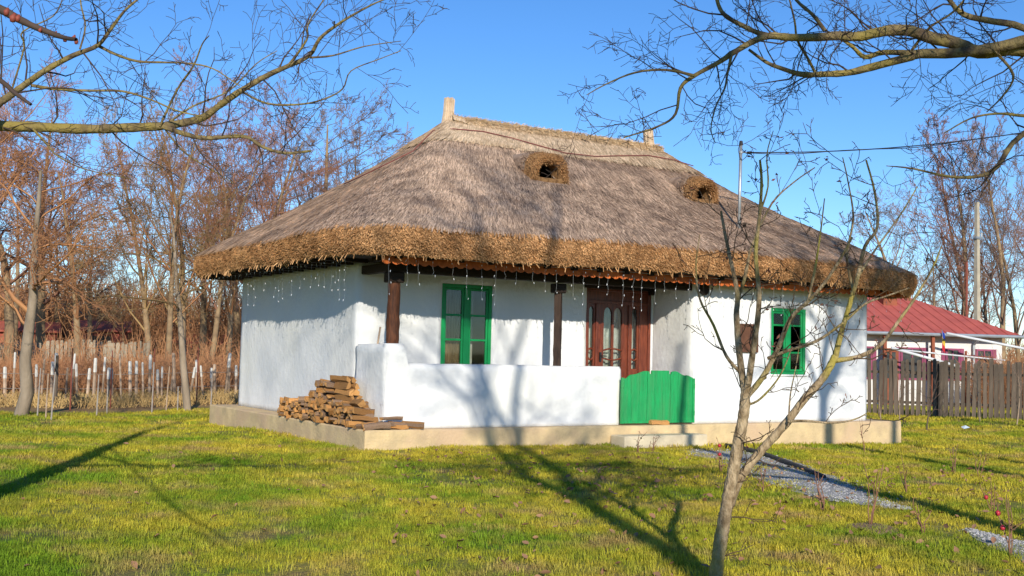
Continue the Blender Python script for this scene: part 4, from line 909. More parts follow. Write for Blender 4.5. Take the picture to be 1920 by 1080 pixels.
base_fg = on(1338, 1108, 2, 0.); fgt, fgout = limb_tree('young_tree', tuple(base_fg), 'young bare two-stemmed tree with mossy yellowish bark standing on the lawn', fl, 'bark_fg', 'twig_fg', 4.6, .34, 11, twigpar=dict(kids=[0, 3, 2], rmin=.0024, up=[0, .08, .05, .03]))
rs = random.Random(4); m = MB()
tips = [a[0][-1] for a in fgout[1]+fgout[2]]
for p in rs.sample(tips, 60):     # shrivelled seed clusters and leaves left on the twigs
    for q in range(rs.randint(1, 4)):
        c = Vector(p)+Vector((rs.gauss(0, .018), rs.gauss(0, .018), rs.gauss(-.01, .02))); s_ = rs.uniform(.010, .022); R = Matrix.Rotation(rs.uniform(0, 6), 3, Vector((rs.gauss(0, 1), rs.gauss(0, 1), rs.gauss(0, 1))).normalized())
        m.add([c+R@Vector(v)*s_-Vector(base_fg) for v in ((-1, 0, .2), (0, -.45, 0), (1, 0, .3), (0, .45, 0), (0, 0, .35))], [(0, 1, 4), (1, 2, 4), (2, 3, 4), (3, 0, 4), (0, 3, 2, 1)])
m.build('withered_leaf', 'dryleaf', fgt, kind='stuff')

# tree whose limbs reach in over the right of the lawn
eb = (.9, -12.23, gz(.9, -12.23)); d0 = 7.4
el = [([(eb[0], eb[1], -.2), (eb[0]+.03, eb[1]+.02, .8), (eb[0]-.02, eb[1]+.05, 1.9), (eb[0]-.1, eb[1]+.1, 2.9), (eb[0]-.15, eb[1]+.2, 4.2), (eb[0]-.1, eb[1]+.2, 5.6), (eb[0]+.1, eb[1]+.3, 7.0)], [.16, .14, .13, .12, .09, .06, .03])]
trk = (((eb[0]-.1, eb[1]+.08, 2.7),),)
el += [track([trk[0], (2080, 125, 7.7)]+T([(1920, 93), (1835, 97), (1790, 80), (1747, 71), (1702, 57), (1658, 58), (1613, 68), (1569, 67), (1524, 70), (1480, 70), (1444, 67), (1413, 77), (1378, 97), (1347, 117), (1302, 142), (1276, 165), (1267, 213), (1236, 236), (1169, 258)], .1, -.6), 0.0464, 0.0040),
       track(T([(1925, 76), (1858, 91), (1791, 99), (1724, 101), (1702, 108), (1636, 125), (1591, 136), (1547, 139), (1502, 139), (1462, 127), (1436, 116), (1404, 93)], .05, -.2), 0.0368, 0.0080),
       track(T([(1724, 101), (1658, 98), (1622, 107), (1600, 89), (1578, 73), (1552, 60)], .0, -.2), 0.0192, 0.0064),
       track(T([(1302, 142), (1249, 131), (1191, 136), (1138, 157), (1100, 178)], -.5, -.7), 0.0096, 0.0024),
       track(T([(1440, 67), (1413, 58), (1364, 32), (1347, 9), (1340, -30)], -.3, -.2), 0.0176, 0.0096),
       track(T([(1373, 99), (1364, 138), (1359, 165), (1342, 200), (1333, 242), (1341, 268)], -.4, -.6), 0.0080, 0.0024),
       track(T([(2050, 120), (1920, 53), (1862, 40), (1809, 28), (1782, 2), (1760, -40)], .2, 0), 0.0240, 0.0112),
       track(T([(2100, 160), (1920, 250), (1871, 311), (1836, 330), (1780, 331), (1711, 316), (1662, 311)], .3, -.3), 0.0208, 0.0024),
       track(T([(2080, 150), (1960, 215), (1920, 217), (1871, 213), (1820, 222), (1770, 250)], .3, 0), 0.0144, 0.0032),
       track(T([(1547, 58), (1524, 28), (1493, 0), (1470, -40)], -.1, 0), 0.0128, 0.0080),
       track(T([(1860, 91), (1900, 140), (1880, 180), (1850, 210)], .0, .2), 0.0096, 0.0032),
       track(T([(1700, 108), (1720, 80), (1745, 50), (1790, 20), (1830, -30)], .0, -.1), 0.0096, 0.0048),
       track(T([(1530, 139), (1515, 110), (1495, 75), (1490, 40), (1478, -10)], -.1, -.2), 0.0096, 0.0048)]
limb_tree('walnut_tree', eb, 'leafless tree whose mossy ochre limbs arch over the cottage gable away from the woodpile', el, 'bark_moss', 'twig_dk', 6.2, .46, 31, twigpar=dict(kids=[0, 5, 4]))
# tree whose limbs reach in over the orchard side
db = (-7.2, -7.25, gz(-7.2, -7.25)); d0 = 7.4
dl = [([(db[0], db[1], -.2), (db[0]+.02, db[1]-.03, .9), (db[0]+.05, db[1], 2.0), (db[0]+.1, db[1]+.05, 2.8), (db[0]+.1, db[1]+.1, 4.0), (db[0], db[1]+.1, 5.2), (db[0]-.1, db[1], 6.6)], [.22, .19, .16, .14, .10, .07, .03])]
tk = (((db[0]+.08, db[1]+.03, 2.6),),)
dl += [track([tk[0], (-150, 232, 7.9)]+T([(0, 236), (83, 239), (167, 242), (229, 240), (308, 236), (358, 227), (383, 219), (417, 194), (450, 171), (500, 142), (542, 123), (581, 103), (600, 72), (633, 46), (667, 25), (708, 4), (760, -15)], .3, -.4), 0.0380, 0.0030),
       track(T([(306, 237), (346, 251), (387, 259), (458, 256), (492, 275), (533, 287), (583, 283)], .1, -.1), 0.0167, 0.0076),
       track([(((db[0]+.08, db[1]+.03, 3.2),))]+T([(-80, 240), (0, 192), (42, 162), (83, 133), (137, 104), (183, 85), (208, 54), (233, 21), (262, -4)], .2, -.1), 0.0274, 0.0053),
       track(T([(183, 85), (217, 102), (258, 115), (308, 117), (354, 119), (400, 129), (450, 162)], .05, -.2), 0.0099, 0.0030),
       track(T([(58, 160), (104, 167), (167, 170), (229, 171), (283, 187), (333, 208), (383, 219)], .1, -.1), 0.0099, 0.0038),
       track(T([(300, 236), (333, 167), (362, 125), (379, 83), (392, 67)], .1, -.2), 0.0084, 0.0030),
       track(T([(62, 242), (92, 275), (108, 292), (158, 317), (245, 335)], .2, .1), 0.0076, 0.0023),
       track(T([(454, 172), (500, 194), (558, 196), (604, 187), (642, 167), (658, 133), (708, 112), (752, 95)], -.1, -.4), 0.0076, 0.0023),
       track(T([(581, 108), (625, 104), (683, 87), (752, 77)], -.2, -.4), 0.0068, 0.0023),
       track(T([(308, 240), (345, 285), (400, 320), (440, 345)], .1, .2), 0.0068, 0.0023),
       track(T([(540, 123), (575, 75), (578, 45), (610, -5)], -.2, -.3), 0.0076, 0.0038),
       track(T([(20, 175), (45, 90), (42, 60), (100, 30), (120, -10)], .2, .0), 0.0061, 0.0030),
       track(T([(150, 92), (160, 50), (152, 10), (150, -20)], .0, .2), 0.0061, 0.0038),
       track(T([(310, 235), (360, 200), (430, 170), (480, 120), (520, 95)], .1, .3), 0.0076, 0.0023)]
# a nearer spur with fat buds
bs = track([(((db[0]+.1, db[1]-.0, 3.6),)), (-260, -60, 4.6), (-70, -10, 3.5), (0, 17, 3.2), (30, 33, 3.15), (70, 52, 3.1), (118, 70, 3.05), (143, 74, 3.0)], .017, .004)
dl.append(bs); dl.append(track([(-120, 60, 3.6), (0, 150, 3.3), (25, 172, 3.25), (58, 196, 3.2)], .008, .004))
dt_, _ = limb_tree('orchard_tree', db, 'leafless tree whose grey-green limbs reach over the lawn on the woodpile side', dl, 'bark_moss', 'twig_dk', 5.4, .52, 32, notwig=-2, twigpar=dict(kids=[0, 4, 3], up=[0, .04, .02, 0]))
m = MB()
for (x, y, s_) in ((12, 22, .013), (24, 33, .015), (33, 34, .012), (104, 63, .008), (122, 73, .010), (138, 71, .010), (143, 78, .009), (75, 56, .008)):
    c = Vector(at(x, y, 3.08))-Vector(db); m.tube([c-Vector((0, 0, s_*.7)), c, c+Vector((s_*.3, 0, s_*.8))], [s_*.4, s_*.6, s_*.15], 6)
m.build('bud', 'bud', dt_, smooth=True, kind='stuff')

# two tall trees beside and behind the viewpoint whose shadows fall over lawn and wall
P_SH = dict(seg=[9, 7, 6, 5, 3], tip=[.35, .25, .3, .3, .4], wig=[.04, .14, .18, .2, .2], up=[.0, .07, .04, .02, .0], kids=[5, 11, 7, 4], start=[.5, .12, .15, .1], ang=[42, 48, 45, 45], ratio=[.55, .48, .5, .5], fall=[.4, .4, .4, .4], rr=[.6, .5, .5, .55], rmin=.006)
def shade_tree(name, loc, fork_h, lean, r, seed, label, limbs):
    rs = random.Random(seed); out = [[] for _ in range(5)]; e = empty(name, (loc[0], loc[1], gz(*loc)), label, 'tree')
    n = 8; pts = [(lean[0]*k/n+.06*nse(k*.6, seed), lean[1]*k/n+.06*nse(k*.6, seed, 4), -.2+(fork_h+.2)*k/n) for k in range(n+1)]; rad = [r*(1-.35*k/n) for k in range(n+1)]
    trunk = [(pts, rad)]
    for d, ln, rr in limbs: grow(out, pts[-1], nrm(d), ln, rr, 1, P_SH, rs)
    obj('trunk', tubes_mesh('trunk', trunk, 10), 'bark_moss', e); obj('limb', tubes_mesh('limb', out[1], 8), 'bark_moss', e)
    obj('crown', tubes_mesh('crown', out[2]+out[3]+out[4], 4), 'twig_dk', e)
shade_tree('tall_tree', (-5.4, -18.5), 5.1, (-.45, -.05), .17, 41, 'tall forked bare tree standing beside the viewpoint, its shadow crossing the lawn', [((-.20, .02, 1), 7.8, .11), ((.03, -.05, 1), 8.2, .11), ((.5, -.3, .8), 3.6, .06), ((-.25, -.6, .8), 4.0, .06), ((.8, .1, .35), 2.4, .05)])
shade_tree('tall_tree', (3.2, -14.6), 6.9, (.1, .0), .18, 43, 'tall bare tree across the lawn opposite the plaque, its forked shadow on the wall', [((-.18, .0, 1), 5.6, .11), ((.22, .05, 1), 5.8, .11), ((.5, -.3, .9), 3.4, .06), ((-.35, -.3, .8), 3.0, .06), ((.6, .4, .8), 3.0, .05)])
shade_tree('tall_tree', (5.2, -14.4), 6.4, (.1, .1), .13, 47, 'slimmer tall bare tree across the lawn beyond the gravel path', [((-.12, .1, 1), 5.0, .08), ((.3, .0, 1), 4.6, .07), ((.2, -.4, 1), 3.0, .06)])

# ------------------------------------------------------------------ orchard edge: undergrowth, stakes, fences
def brush(name, n, px0, px1, d0_, d1_, h0, h1, matn, label, cat, seed, fan=.25, sub=3, rmin=.006):
    rs = random.Random(seed); lines = []; tw = []
    for k in range(n):
        g = gp(rs.uniform(px0, px1), sqrt(rs.uniform(d0_*d0_, d1_*d1_))); h = rs.uniform(h0, h1); dx, dy = rs.gauss(0, fan), rs.gauss(0, fan); p = (g[0], g[1], g[2]-.05)
        pts = [(p[0]+dx*h*t+rs.gauss(0, .03), p[1]+dy*h*t+rs.gauss(0, .03), p[2]+h*t*(1-.15*t)) for t in (0, .35, .7, 1)]; lines.append((pts, [rmin*2, rmin*1.6, rmin*1.2, rmin*.8]))
        for q in range(sub):
            t = rs.uniform(.25, .9); i_ = min(2, int(t*3)); a = pts[i_]; l2 = h*rs.uniform(.15, .4); u = nrm((rs.gauss(0, 1), rs.gauss(0, 1), rs.uniform(.1, 1.2)))
            tw.append(([a, tuple(a[j]+u[j]*l2*.5 for j in range(3)), tuple(a[j]+u[j]*l2+rs.gauss(0, .03) for j in range(3))], [rmin*1.1, rmin*.9, rmin*.6]))
    return obj(name, tubes_mesh(name, lines+tw, 3), matn, label=label, cat=cat, kind='stuff')
brush('undergrowth', 5600, -300, 640, 65, 84, 2.6, 6.8, 'brush', 'tangled reddish-brown undergrowth filling the wood', 'undergrowth', 61, .2, 4, .013)
brush('undergrowth', 1500, -260, 620, 40, 62, .8, 2.6, 'brush', 'sparse reddish saplings and scrub around the board fence', 'undergrowth', 66, .2, 4, .008)
brush('bramble', 3600, -200, 520, 35.2, 42, .5, 1.5, 'brush', 'low dry bramble behind the white-tipped stakes', 'undergrowth', 62, .35, 3, .006)
brush('dry_grass', 5200, -200, 520, 30.4, 37, .12, .42, 'brush2', 'dry straw-coloured grass along the orchard edge', 'grass', 63, .4, 1, .006)
brush('undergrowth', 2200, 1560, 2150, 62, 95, 1.2, 4.0, 'brush', 'brown thicket behind the red-roofed house', 'undergrowth', 64, .22, 3, .012)
brush('undergrowth', 700, 1830, 2000, 44, 49, .8, 2.6, 'brush', 'tangled bare bush over the fence beside the neighbouring house', 'undergrowth', 65, .4, 5, .006)
# white-tipped stake fence
SF0, SF1 = gp(-150, 33.5), gp(470, 34.5); sfe = empty('stake_fence', SF0, 'uneven fence of rough stakes with limewashed tips at the orchard edge', 'fence'); rs = random.Random(9)
off = Vector(SF0); NSK = 46
for k in range(NSK):
    u = (k+rs.uniform(-.3, .3))/NSK; x, y = SF0[0]+(SF1[0]-SF0[0])*u, SF0[1]+(SF1[1]-SF0[1])*u; z = gz(x, y); h = rs.uniform(.85, 1.35); lx, ly = rs.gauss(0, .05), rs.gauss(0, .05); r = rs.uniform(.03, .05)
    p0 = (x-off.x, y-off.y, z-.2-off.z); pt = lambda t: (p0[0]+lx*t, p0[1]+ly*t, p0[2]+(h+.2)*t)
    s_ = MB().tube([pt(0), pt(.5), pt(.72)], [r, r*.95, r*.9], 6).build('stake', 'stake', sfe)
    MB().tube([pt(.72), pt(.98), pt(1)], [r*1.02, r*.95, r*.5], 6).build('limewashed_tip', 'limewash' if rs.random() < .75 else 'stake', s_)
for hz_ in (.35, .75):
    w_ = MB().tube([(SF0[0]+(SF1[0]-SF0[0])*k/30-off.x, SF0[1]+(SF1[1]-SF0[1])*k/30-off.y, gz(SF0[0]+(SF1[0]-SF0[0])*k/30, SF0[1]+(SF1[1]-SF0[1])*k/30)+hz_-off.z) for k in range(31)], .006, 4).build('wire', 'rod', sfe)
# thin rods and rusty rods standing along the lawn edge
for k, (px, dist, h, mt, lean) in enumerate(((75, 26.8, 1.05, 'rod', .03), (91, 26.0, .95, 'stake', .02), (101, 25.6, 1.0, 'rod', .05), (108, 31, 1.3, 'picket', 0), (136, 29.5, 1.5, 'redrod', 0), (186, 27.2, .9, 'rod', .02), (205, 27.6, .75, 'rod', 0), (211, 30.5, 1.45, 'redrod', .0), (289, 27.8, 1.2, 'rod', .01), (290, 30.3, 1.5, 'redrod', 0), (315, 28.5, 1.1, 'stake', .05), (337, 28.9, .6, 'rod', 0), (399, 30.5, .9, 'rod', .02), (372, 30.8, 1.5, 'redrod', 0))):
    g = gp(px, dist); lb = {'rod': 'thin pale garden rod stuck in the lawn edge', 'redrod': 'thin rust-red rod standing among the dry bramble', 'stake': 'thin brown leaning garden cane at the lawn edge', 'picket': 'short blackened stump of a post at the orchard edge'}[mt]
    r = .045 if mt == 'picket' else .016
    m = MB(); m.tube([(0, 0, -.2), (lean*.5*h, 0, h*.5), (lean*h, .02, h)], [r*1.1, r, r*.85], 6); o = m.build('garden_stake', mt, None, label=lb, cat='stake', group=None if mt == 'picket' else 'garden '+{'rod': 'rods', 'redrod': 'rust rods', 'stake': 'canes'}[mt]); o.location = g
# weathered board fence and red sheds inside the wood
def board_fence(name, A, B, h, bw, gap, matn, label, seed, thick=.03, rails=True, pickets_top=False, jag=.06, broken=0., dark=False):
    rs = random.Random(seed); e = empty(name, A, label, 'fence'); A = Vector(A); B = Vector(B); D = (B-A); ln = Vector((D.x, D.y, 0)).length; ax = Vector((D.x, D.y, 0)).normalized(); rz = atan2(ax.y, ax.x)
    n = int(ln/(bw+gap)); tm = []
    for v in range(6):
        m = MB(); hh = h*(1+rs.uniform(-jag, jag)/2); out = [(-bw/2, 0), (bw/2, 0), (bw/2*.96, hh-.03), (bw*.2, hh), (-bw*.25, hh-.01), (-bw/2*.97, hh-.04)]
        m.extrude(out, -thick/2, thick/2); me = m.mesh('picket'); me.materials.append(M[matn]); tm.append(me)
    for k in range(n):
        if rs.random() < broken: continue
        s_ = (k+.5)*(bw+gap); p = A+ax*s_; o = bpy.data.objects.new('picket', rs.choice(tm)); COL.objects.link(o); o.parent = e
        o.location = (p.x-A.x, p.y-A.y, gz(p.x, p.y)-A.z+.03); o.rotation_euler = (rs.gauss(0, .012), rs.gauss(0, .015), rz); o.scale = (rs.uniform(.75, 1.1), 1, rs.uniform(.95, 1.04))
    if rails:
        nrmv = Vector((ax.y, -ax.x, 0))
        for hz_ in (.25*h, .78*h):
            p = A+ax*ln/2-nrmv*(thick+.03); m = MB(); m.box((p.x-A.x, p.y-A.y, hz_+gz(p.x, p.y)-A.z), (ln, .05, .08), rz=rz); m.build('rail', matn, e)
        for k in range(int(ln/2.2)+1):
            p = A+ax*min(ln, k*2.2)-nrmv*(thick+.11); m = MB(); m.box((p.x-A.x, p.y-A.y, gz(p.x, p.y)-A.z+h*.46), (.1, .1, h*1.02+.1), rz=rz); m.build('post', matn, e)
    return e
board_fence('board_fence', gp(-60, 52), gp(285, 49), 1.55, .16, .02, 'greyfence', 'pale weathered board fence inside the brown wood', 71)
board_fence('picket_fence', gp(1480, 37.2), gp(2080, 37.2), 1.72, .135, .022, 'picket', 'dark weathered picket fence along the far side of the lawn', 73, broken=.02)
def red_shed(px0, px1, dist, h, label, mt):
    A, B = Vector(gp(px0, dist)), Vector(gp(px1, dist)); e = empty('shed', tuple((A+B)/2), label, 'shed'); ln = (B-A).length; rz = atan2(B.y-A.y, B.x-A.x)
    e.rotation_euler.z = rz; m = MB(); m.span(-ln/2, ln/2, 0, 3, -.2, h); m.build('wall', mt, e)
    m = MB(); m.extrude([(-.25, h+.02), (1.5, h+.5), (3.25, h+.02), (3.25, h+.1), (1.5, h+.6), (-.25, h+.1)], -ln/2-.2, ln/2+.2, ax='x'); m.build('roof', mt, e)
    m = MB(); m.span(-.45, .45, -.04, -.01, 0, 1.9); m.build('door', 'picket', e)
red_shed(-20, 105, 63, 2.0, 'low dull red shed seen through the wood above the board fence', 'redwall')
red_shed(140, 238, 61, 2.1, 'longer brick-red shed seen between the trunks above the board fence', 'redwall')
red_shed(330, 420, 66, 1.7, 'small dark red shed glimpsed deep in the wood behind the fruit tree', 'redwall')

# ------------------------------------------------------------------ neighbouring house
def neighbour():
    dist = 46; c = Vector(gp(1650, dist)); d = Vector(gp(1900, dist+3)); ax = (d-c).normalized(); rz = atan2(ax.y, ax.x)
    e = empty('neighbour_house', tuple(c), 'low white house with a red metal hipped roof behind the picket fence', 'house', rz=rz)
    # local x along facade to the right, y away
    ln = 5.2; x0 = -5.0; dp = 6.0; ze = 2.75
    m = MB(); m.span(x0, ln, 0, dp, -.2, ze); m.build('wall', 'whitewall', e)
    xr0, xr1, yr, zr = x0+2.5, 3.0, dp/2, ze+1.55; o_ = .55
    V = [(x0-o_, -o_, ze), (ln+o_, -o_, ze), (ln+o_, dp+o_, ze), (x0-o_, dp+o_, ze), (xr0, yr, zr), (xr1, yr, zr)]
    m = MB(); m.add(V+[(a, b_, c_-.08) for a, b_, c_ in V[:4]], [(0, 1, 5, 4), (1, 2, 5), (2, 3, 4, 5), (3, 0, 4), (9, 8, 7, 6), (0, 6, 7, 1), (1, 7, 8, 2), (2, 8, 9, 3), (3, 9, 6, 0)]); rf = m.build('roof', 'redroof', e)
    for k in range(26):     # standing seams on the front slope
        xx = x0-o_+.2+k*(ln-x0+2*o_-.4)/25; t = 1.
        lo = (xx, -o_, ze+.012); 
        f = min(1, (xx-(x0-o_))/(xr0-x0+o_)) if xx < xr0 else (min(1, (ln+o_-xx)/(ln+o_-xr1)) if xx > xr1 else 1)
        hi = (xx, -o_+(yr+o_)*f, ze+.012+(zr-ze)*f)
        MB().tube([lo, hi], .022, 4).build('seam', 'redroof', rf)
    m = MB(); m.span(1.3, 1.9, yr-.9, yr-.4, zr-.75, zr+.12); m.build('chimney', 'redwood', rf)
    MB().tube([(x0-o_, -o_-.06, ze-.04), (ln+o_, -o_-.06, ze-.05)], .065, 8).build('gutter', 'gutter', rf)
    for xx in (.0, 3.9):
        MB().tube([(xx, -o_-.05, ze-.06), (xx, -.12, ze-.4), (xx, -.10, .1)], .05, 8).build('downpipe', 'gutter', e)
    # porch shadow bay with posts and windows
    m = MB(); m.span(-1.1, 3.0, -.03, -.004, .2, ze-.25); m.build('porch_back', 'redwood', e) if False else None
    for a, b_ in ((-.95, -.35), (.85, 1.8), (2.75, 3.35), (4.05, 4.75)):
        m = MB(); bars(m, -.06, -.004, a, b_, .95, 2.2, .07); wn = m.build('window', 'magenta', e)
        m = MB(); m.span(a+.07, b_-.07, -.03, -.003, 1.02, 2.13); m.build('pane', 'pane_dk', wn)
        m = MB(); m.span((a+b_)/2-.025, (a+b_)/2+.025, -.055, -.031, 1.02, 2.13); m.build('mullion', 'magenta', wn)
        for q in (a-.18, b_+.02):
            m = MB(); m.span(q, q+.16, -.045, -.005, .95, 2.2); m.build('shutter', 'magenta', wn)
    m = MB(); m.span(.02, .75, -.05, -.004, .0, 2.15); dr = m.build('door', 'redwood', e)
    m = MB(); m.span(.15, .62, -.06, -.052, 1.0, 2.0); m.build('pane', 'pane_dk', dr)
    for xx in (-.05, 1.95):
        m = MB(); m.span(xx-.06, xx+.06, -.50, -.40, -.1, ze-.09); m.build('post', 'redwood', e)
    # flag on a short staff
    f = Vector(e.matrix_world @ Vector((0, 0, 0)))
    R = Matrix.Rotation(rz, 3, 'Z'); w2 = lambda v: tuple(c+R@Vector(v))
    fl_ = empty('flag', w2((2.25, -.72, 1.95)), 'small blue, yellow and red striped flag hanging by the neighbouring house', 'flag', rz=rz)
    MB().tube([(0, 0, 0), (-.12, -.05, .95)], .012, 5).build('staff', 'rod', fl_)
    for k, mt in enumerate(('blue', 'yellow', 'red')):
        V = []; F = []
        for q in range(5):
            for s_ in (0, .01):
                V.append((-.12+.02+.13*q/4*1+.02*sin(q), -.05+s_+.03*sin(q*1.7), .92-.24*k-.06*q)); V.append((-.10+.13*q/4+.02*sin(q), -.05+s_+.03*sin(q*1.7), .92-.24*(k+1)+.004-.06*q))
        for q in range(4): a = q*4; F += [(a, a+1, a+5, a+4), (a+2, a+6, a+7, a+3)]
        m = MB(); m.add(V, F); m.build('stripe', mt, fl_)
    # white pipes leaning in front (dismantled frame)
    for k, (a, b_, r, mt, lb) in enumerate((((-.2, -1.2, 2.15), (2.35, -1.6, 1.50), .055, 'pipe', 'thick white pipe slanting down in front of the neighbouring house'), ((.0, -1.1, 2.10), (4.3, -1.5, 1.78), .03, 'pipe', 'thin white pipe running almost level across the neighbouring house'), ((1.0, -1.0, 2.0), (3.9, -1.4, 1.88), .022, 'redrod', 'thin rusty bar crossing below the white pipes'), ((2.0, -1.3, 2.75), (6.4, -1.8, 2.0), .05, 'pipe', 'long white pipe reaching past the end of the red-roofed house'))):
        MB().tube([w2(a), w2(b_)], r, 8).build('pipe', mt, None, smooth=True, label=lb, cat='pipe')
    for xx, lb in ((-.2, 'rust-red post under the upper end of the white pipes'), (2.9, 'rust-red post under the middle of the white pipes')):
        o = MB().tube([(0, 0, -.2), (0, 0, 2.12)], .05, 6).build('post', 'redwood', None, label=lb, cat='post'); o.location = (w2((xx, -1.15, 0))[0], w2((xx, -1.15, 0))[1], gz(*w2((xx, -1.15, 0))[:2]))
neighbour()
up = empty('utility_pole', gp(1832, 58), 'pale utility pole standing among bare trees behind the red roof', 'pole')
MB().box((0, 0, 4.6), (.28, .24, 9.4), taper=.62).build('shaft', 'polewood', up); MB().box((0, -.1, 7.6), (.5, .1, .1)).build('crossarm', 'metal', up)
MB().tube([(.2, -.1, 7.65), (.2, -.1, 7.85)], .04, 6).build('insulator', 'metal', up)
rp = MB().tube([(0, 0, -.2), (.02, 0, 5.8)], .05, 6).build('rod', 'redrod', None, label='thin tall rust-red mast beside the pale utility pole', cat='mast'); rp.location = gp(1812, 50)

# ------------------------------------------------------------------ path, edging, plants
PATHS = [([on(x, y, 2, -.04) for x, y in ((1335, 848), (1420, 868), (1500, 905), (1585, 937), (1650, 953), (1700, 966))], [.70, .66, .58, .40, .18, .04]),
         ([on(x, y, 2, -.02) for x, y in ((1815, 1000), (1870, 1018), (1940, 1040), (2060, 1082))], [.04, .18, .25, .32])]
def path(pc, pw):
    C_ = [Vector((p[0], p[1], 0)) for p in pc]; V = []; rows = []
    for i_ in range(len(C_)-1):
        for j in range(10):
            t = j/10; p0, p1, p2, p3 = C_[max(0, i_-1)], C_[i_], C_[i_+1], C_[min(len(C_)-1, i_+2)]
            q = .5*((2*p1)+(-p0+p2)*t+(2*p0-5*p1+4*p2-p3)*t*t+(-p0+3*p1-3*p2+p3)*t*t*t); rows.append((q, pw[i_]+(pw[i_+1]-pw[i_])*t))
    n = len(rows)
    for k, (q, w_) in enumerate(rows):
        d = (rows[min(k+1, n-1)][0]-rows[max(k-1, 0)][0]).normalized(); s_ = Vector((d.y, -d.x, 0))
        for m_ in range(9):
            u = m_/4-1; ww = w_*u*(1+.22*nse(k*.35, u*2, 1)+(.15*nse(k*1.1, u, 6) if abs(u) > .9 else 0)); x, y = q.x+s_.x*ww, q.y+s_.y*ww; V.append((x, y, gz(x, y)+.022-.016*abs(u)**3))
    i = np.arange(n*9).reshape(n, 9); Q = np.stack((i[:-1, :-1], i[:-1, 1:], i[1:, 1:], i[1:, :-1]), -1).reshape(-1, 4)
    po = obj('path', fast_mesh('path', V, Q), 'gravel', kind='structure')
    return rows, po
prow = []
for a in PATHS: prow += path(*a)[0]
pl = np.array([(q.x, q.y, w_) for q, w_ in prow])
def on_path(x, y): d = np.hypot(pl[:, 0]-x, pl[:, 1]-y); k = int(d.argmin()); return d[k]/pl[k, 2]
# gravel stones
ns = 5200; k = rng.integers(0, len(pl)-1, ns); k[k == 49] = 48; f = rng.random(ns)[:, None]; P = pl[k, :2]*(1-f)+pl[k+1, :2]*f; P += rng.normal(0, .42, (ns, 2))*pl[k, 2:3]; ok = (pl[k, 2] > .3) | (rng.random(ns) < .4); P = P[ok]; ns = len(P)
Z = np.array([gz(x, y)+.018 for x, y in P]); sm = MB(); sm.add([(1, 0, 0), (.3, .8, .1), (-.7, .6, 0), (-.8, -.5, .1), (.4, -.9, 0), (.1, .1, .7), (-.1, -.1, -.5)], [(0, 1, 5), (1, 2, 5), (2, 3, 5), (3, 4, 5), (4, 0, 5), (1, 0, 6), (2, 1, 6), (3, 2, 6), (4, 3, 6), (0, 4, 6)]); stm = sm.mesh('stone'); stm.materials.append(M['stone'])
instancer('gravel', [stm], np.column_stack((P, Z)), np.column_stack((rng.uniform(0, .5, ns), rng.uniform(0, .5, ns), rng.uniform(0, 6.3, ns))), np.repeat(rng.uniform(.006, .02, (ns, 1)), 3, 1), np.zeros(ns), label='loose grey gravel scattered over the garden path', cat='gravel', kind='stuff')
ep = [on(x, y, 2, -.03) for x, y in ((1362, 838), (1400, 846), (1440, 858), (1480, 876), (1512, 890), (1545, 905))]
ep = [(p[0], p[1], gz(p[0], p[1])+.035) for p in ep]
MB().tube(ep, [.045, .048, .046, .045, .042, .03], 8).build('path_edging', 'edging', None, smooth=True, label='dark rounded edging strip curving beside the gravel path', cat='edging')
# rose bushes and saplings
def rose(px, py, h, nst, leaves, hips, label, seed, spread=.25, matn='rosestem'):
    rs = random.Random(seed); g = on(px, py, 2, -.03); g = (g[0], g[1], gz(g[0], g[1])); e = empty('rose_bush', g, label, 'bush'); tips = []
    for k in range(nst):
        a = rs.uniform(0, 6.28); hh = h*rs.uniform(.6, 1); sp = spread*rs.uniform(.3, 1); pts = [(0, 0, -.05)]
        for t in (.25, .5, .75, 1): pts.append((cos(a)*sp*t*hh*1.2+rs.gauss(0, .012), sin(a)*sp*t*hh*1.2+rs.gauss(0, .012), hh*t))
        MB().tube(pts, [.006, .0055, .0045, .0035, .0025], 5).build('stem', matn, e, smooth=True); tips += pts[2:]
        for q in range(2):
            b_ = rs.choice(pts[1:4]); d = nrm((rs.gauss(0, 1), rs.gauss(0, 1), 1.)); l2 = hh*rs.uniform(.15, .35); MB().tube([b_, tuple(b_[j]+d[j]*l2*.5 for j in range(3)), tuple(b_[j]+d[j]*l2 for j in range(3))], [.0032, .0028, .0018], 4).build('twig', matn, e); tips.append(tuple(b_[j]+d[j]*l2 for j in range(3)))
    for k in range(leaves):
        p = Vector(rs.choice(tips))+Vector((rs.gauss(0, .02), rs.gauss(0, .02), rs.gauss(0, .02))); s_ = rs.uniform(.018, .035); R = Matrix.Rotation(rs.uniform(0, 6), 3, 'Z') @ Matrix.Rotation(rs.uniform(-.9, .9), 3, 'X')
        m = MB(); m.add([p+R@Vector(v)*s_ for v in ((0, -1, 0), (.5, -.2, .1), (.4, .4, .15), (0, 1, .05), (-.4, .4, .15), (-.5, -.2, .1))], [(0, 1, 2, 3), (0, 3, 4, 5)]); m.build('leaf', 'roseleaf', e)
    for k in range(hips):
        p = Vector(tips[k % len(tips)]); m = MB(); m.tube([p+Vector((0, 0, -.022)), p+Vector((0, 0, -.01)), p+Vector((0, 0, .012)), p+Vector((0, 0, .024))], [.004, .021, .022, .006], 7); m.build('hip', 'hip', e, smooth=True)
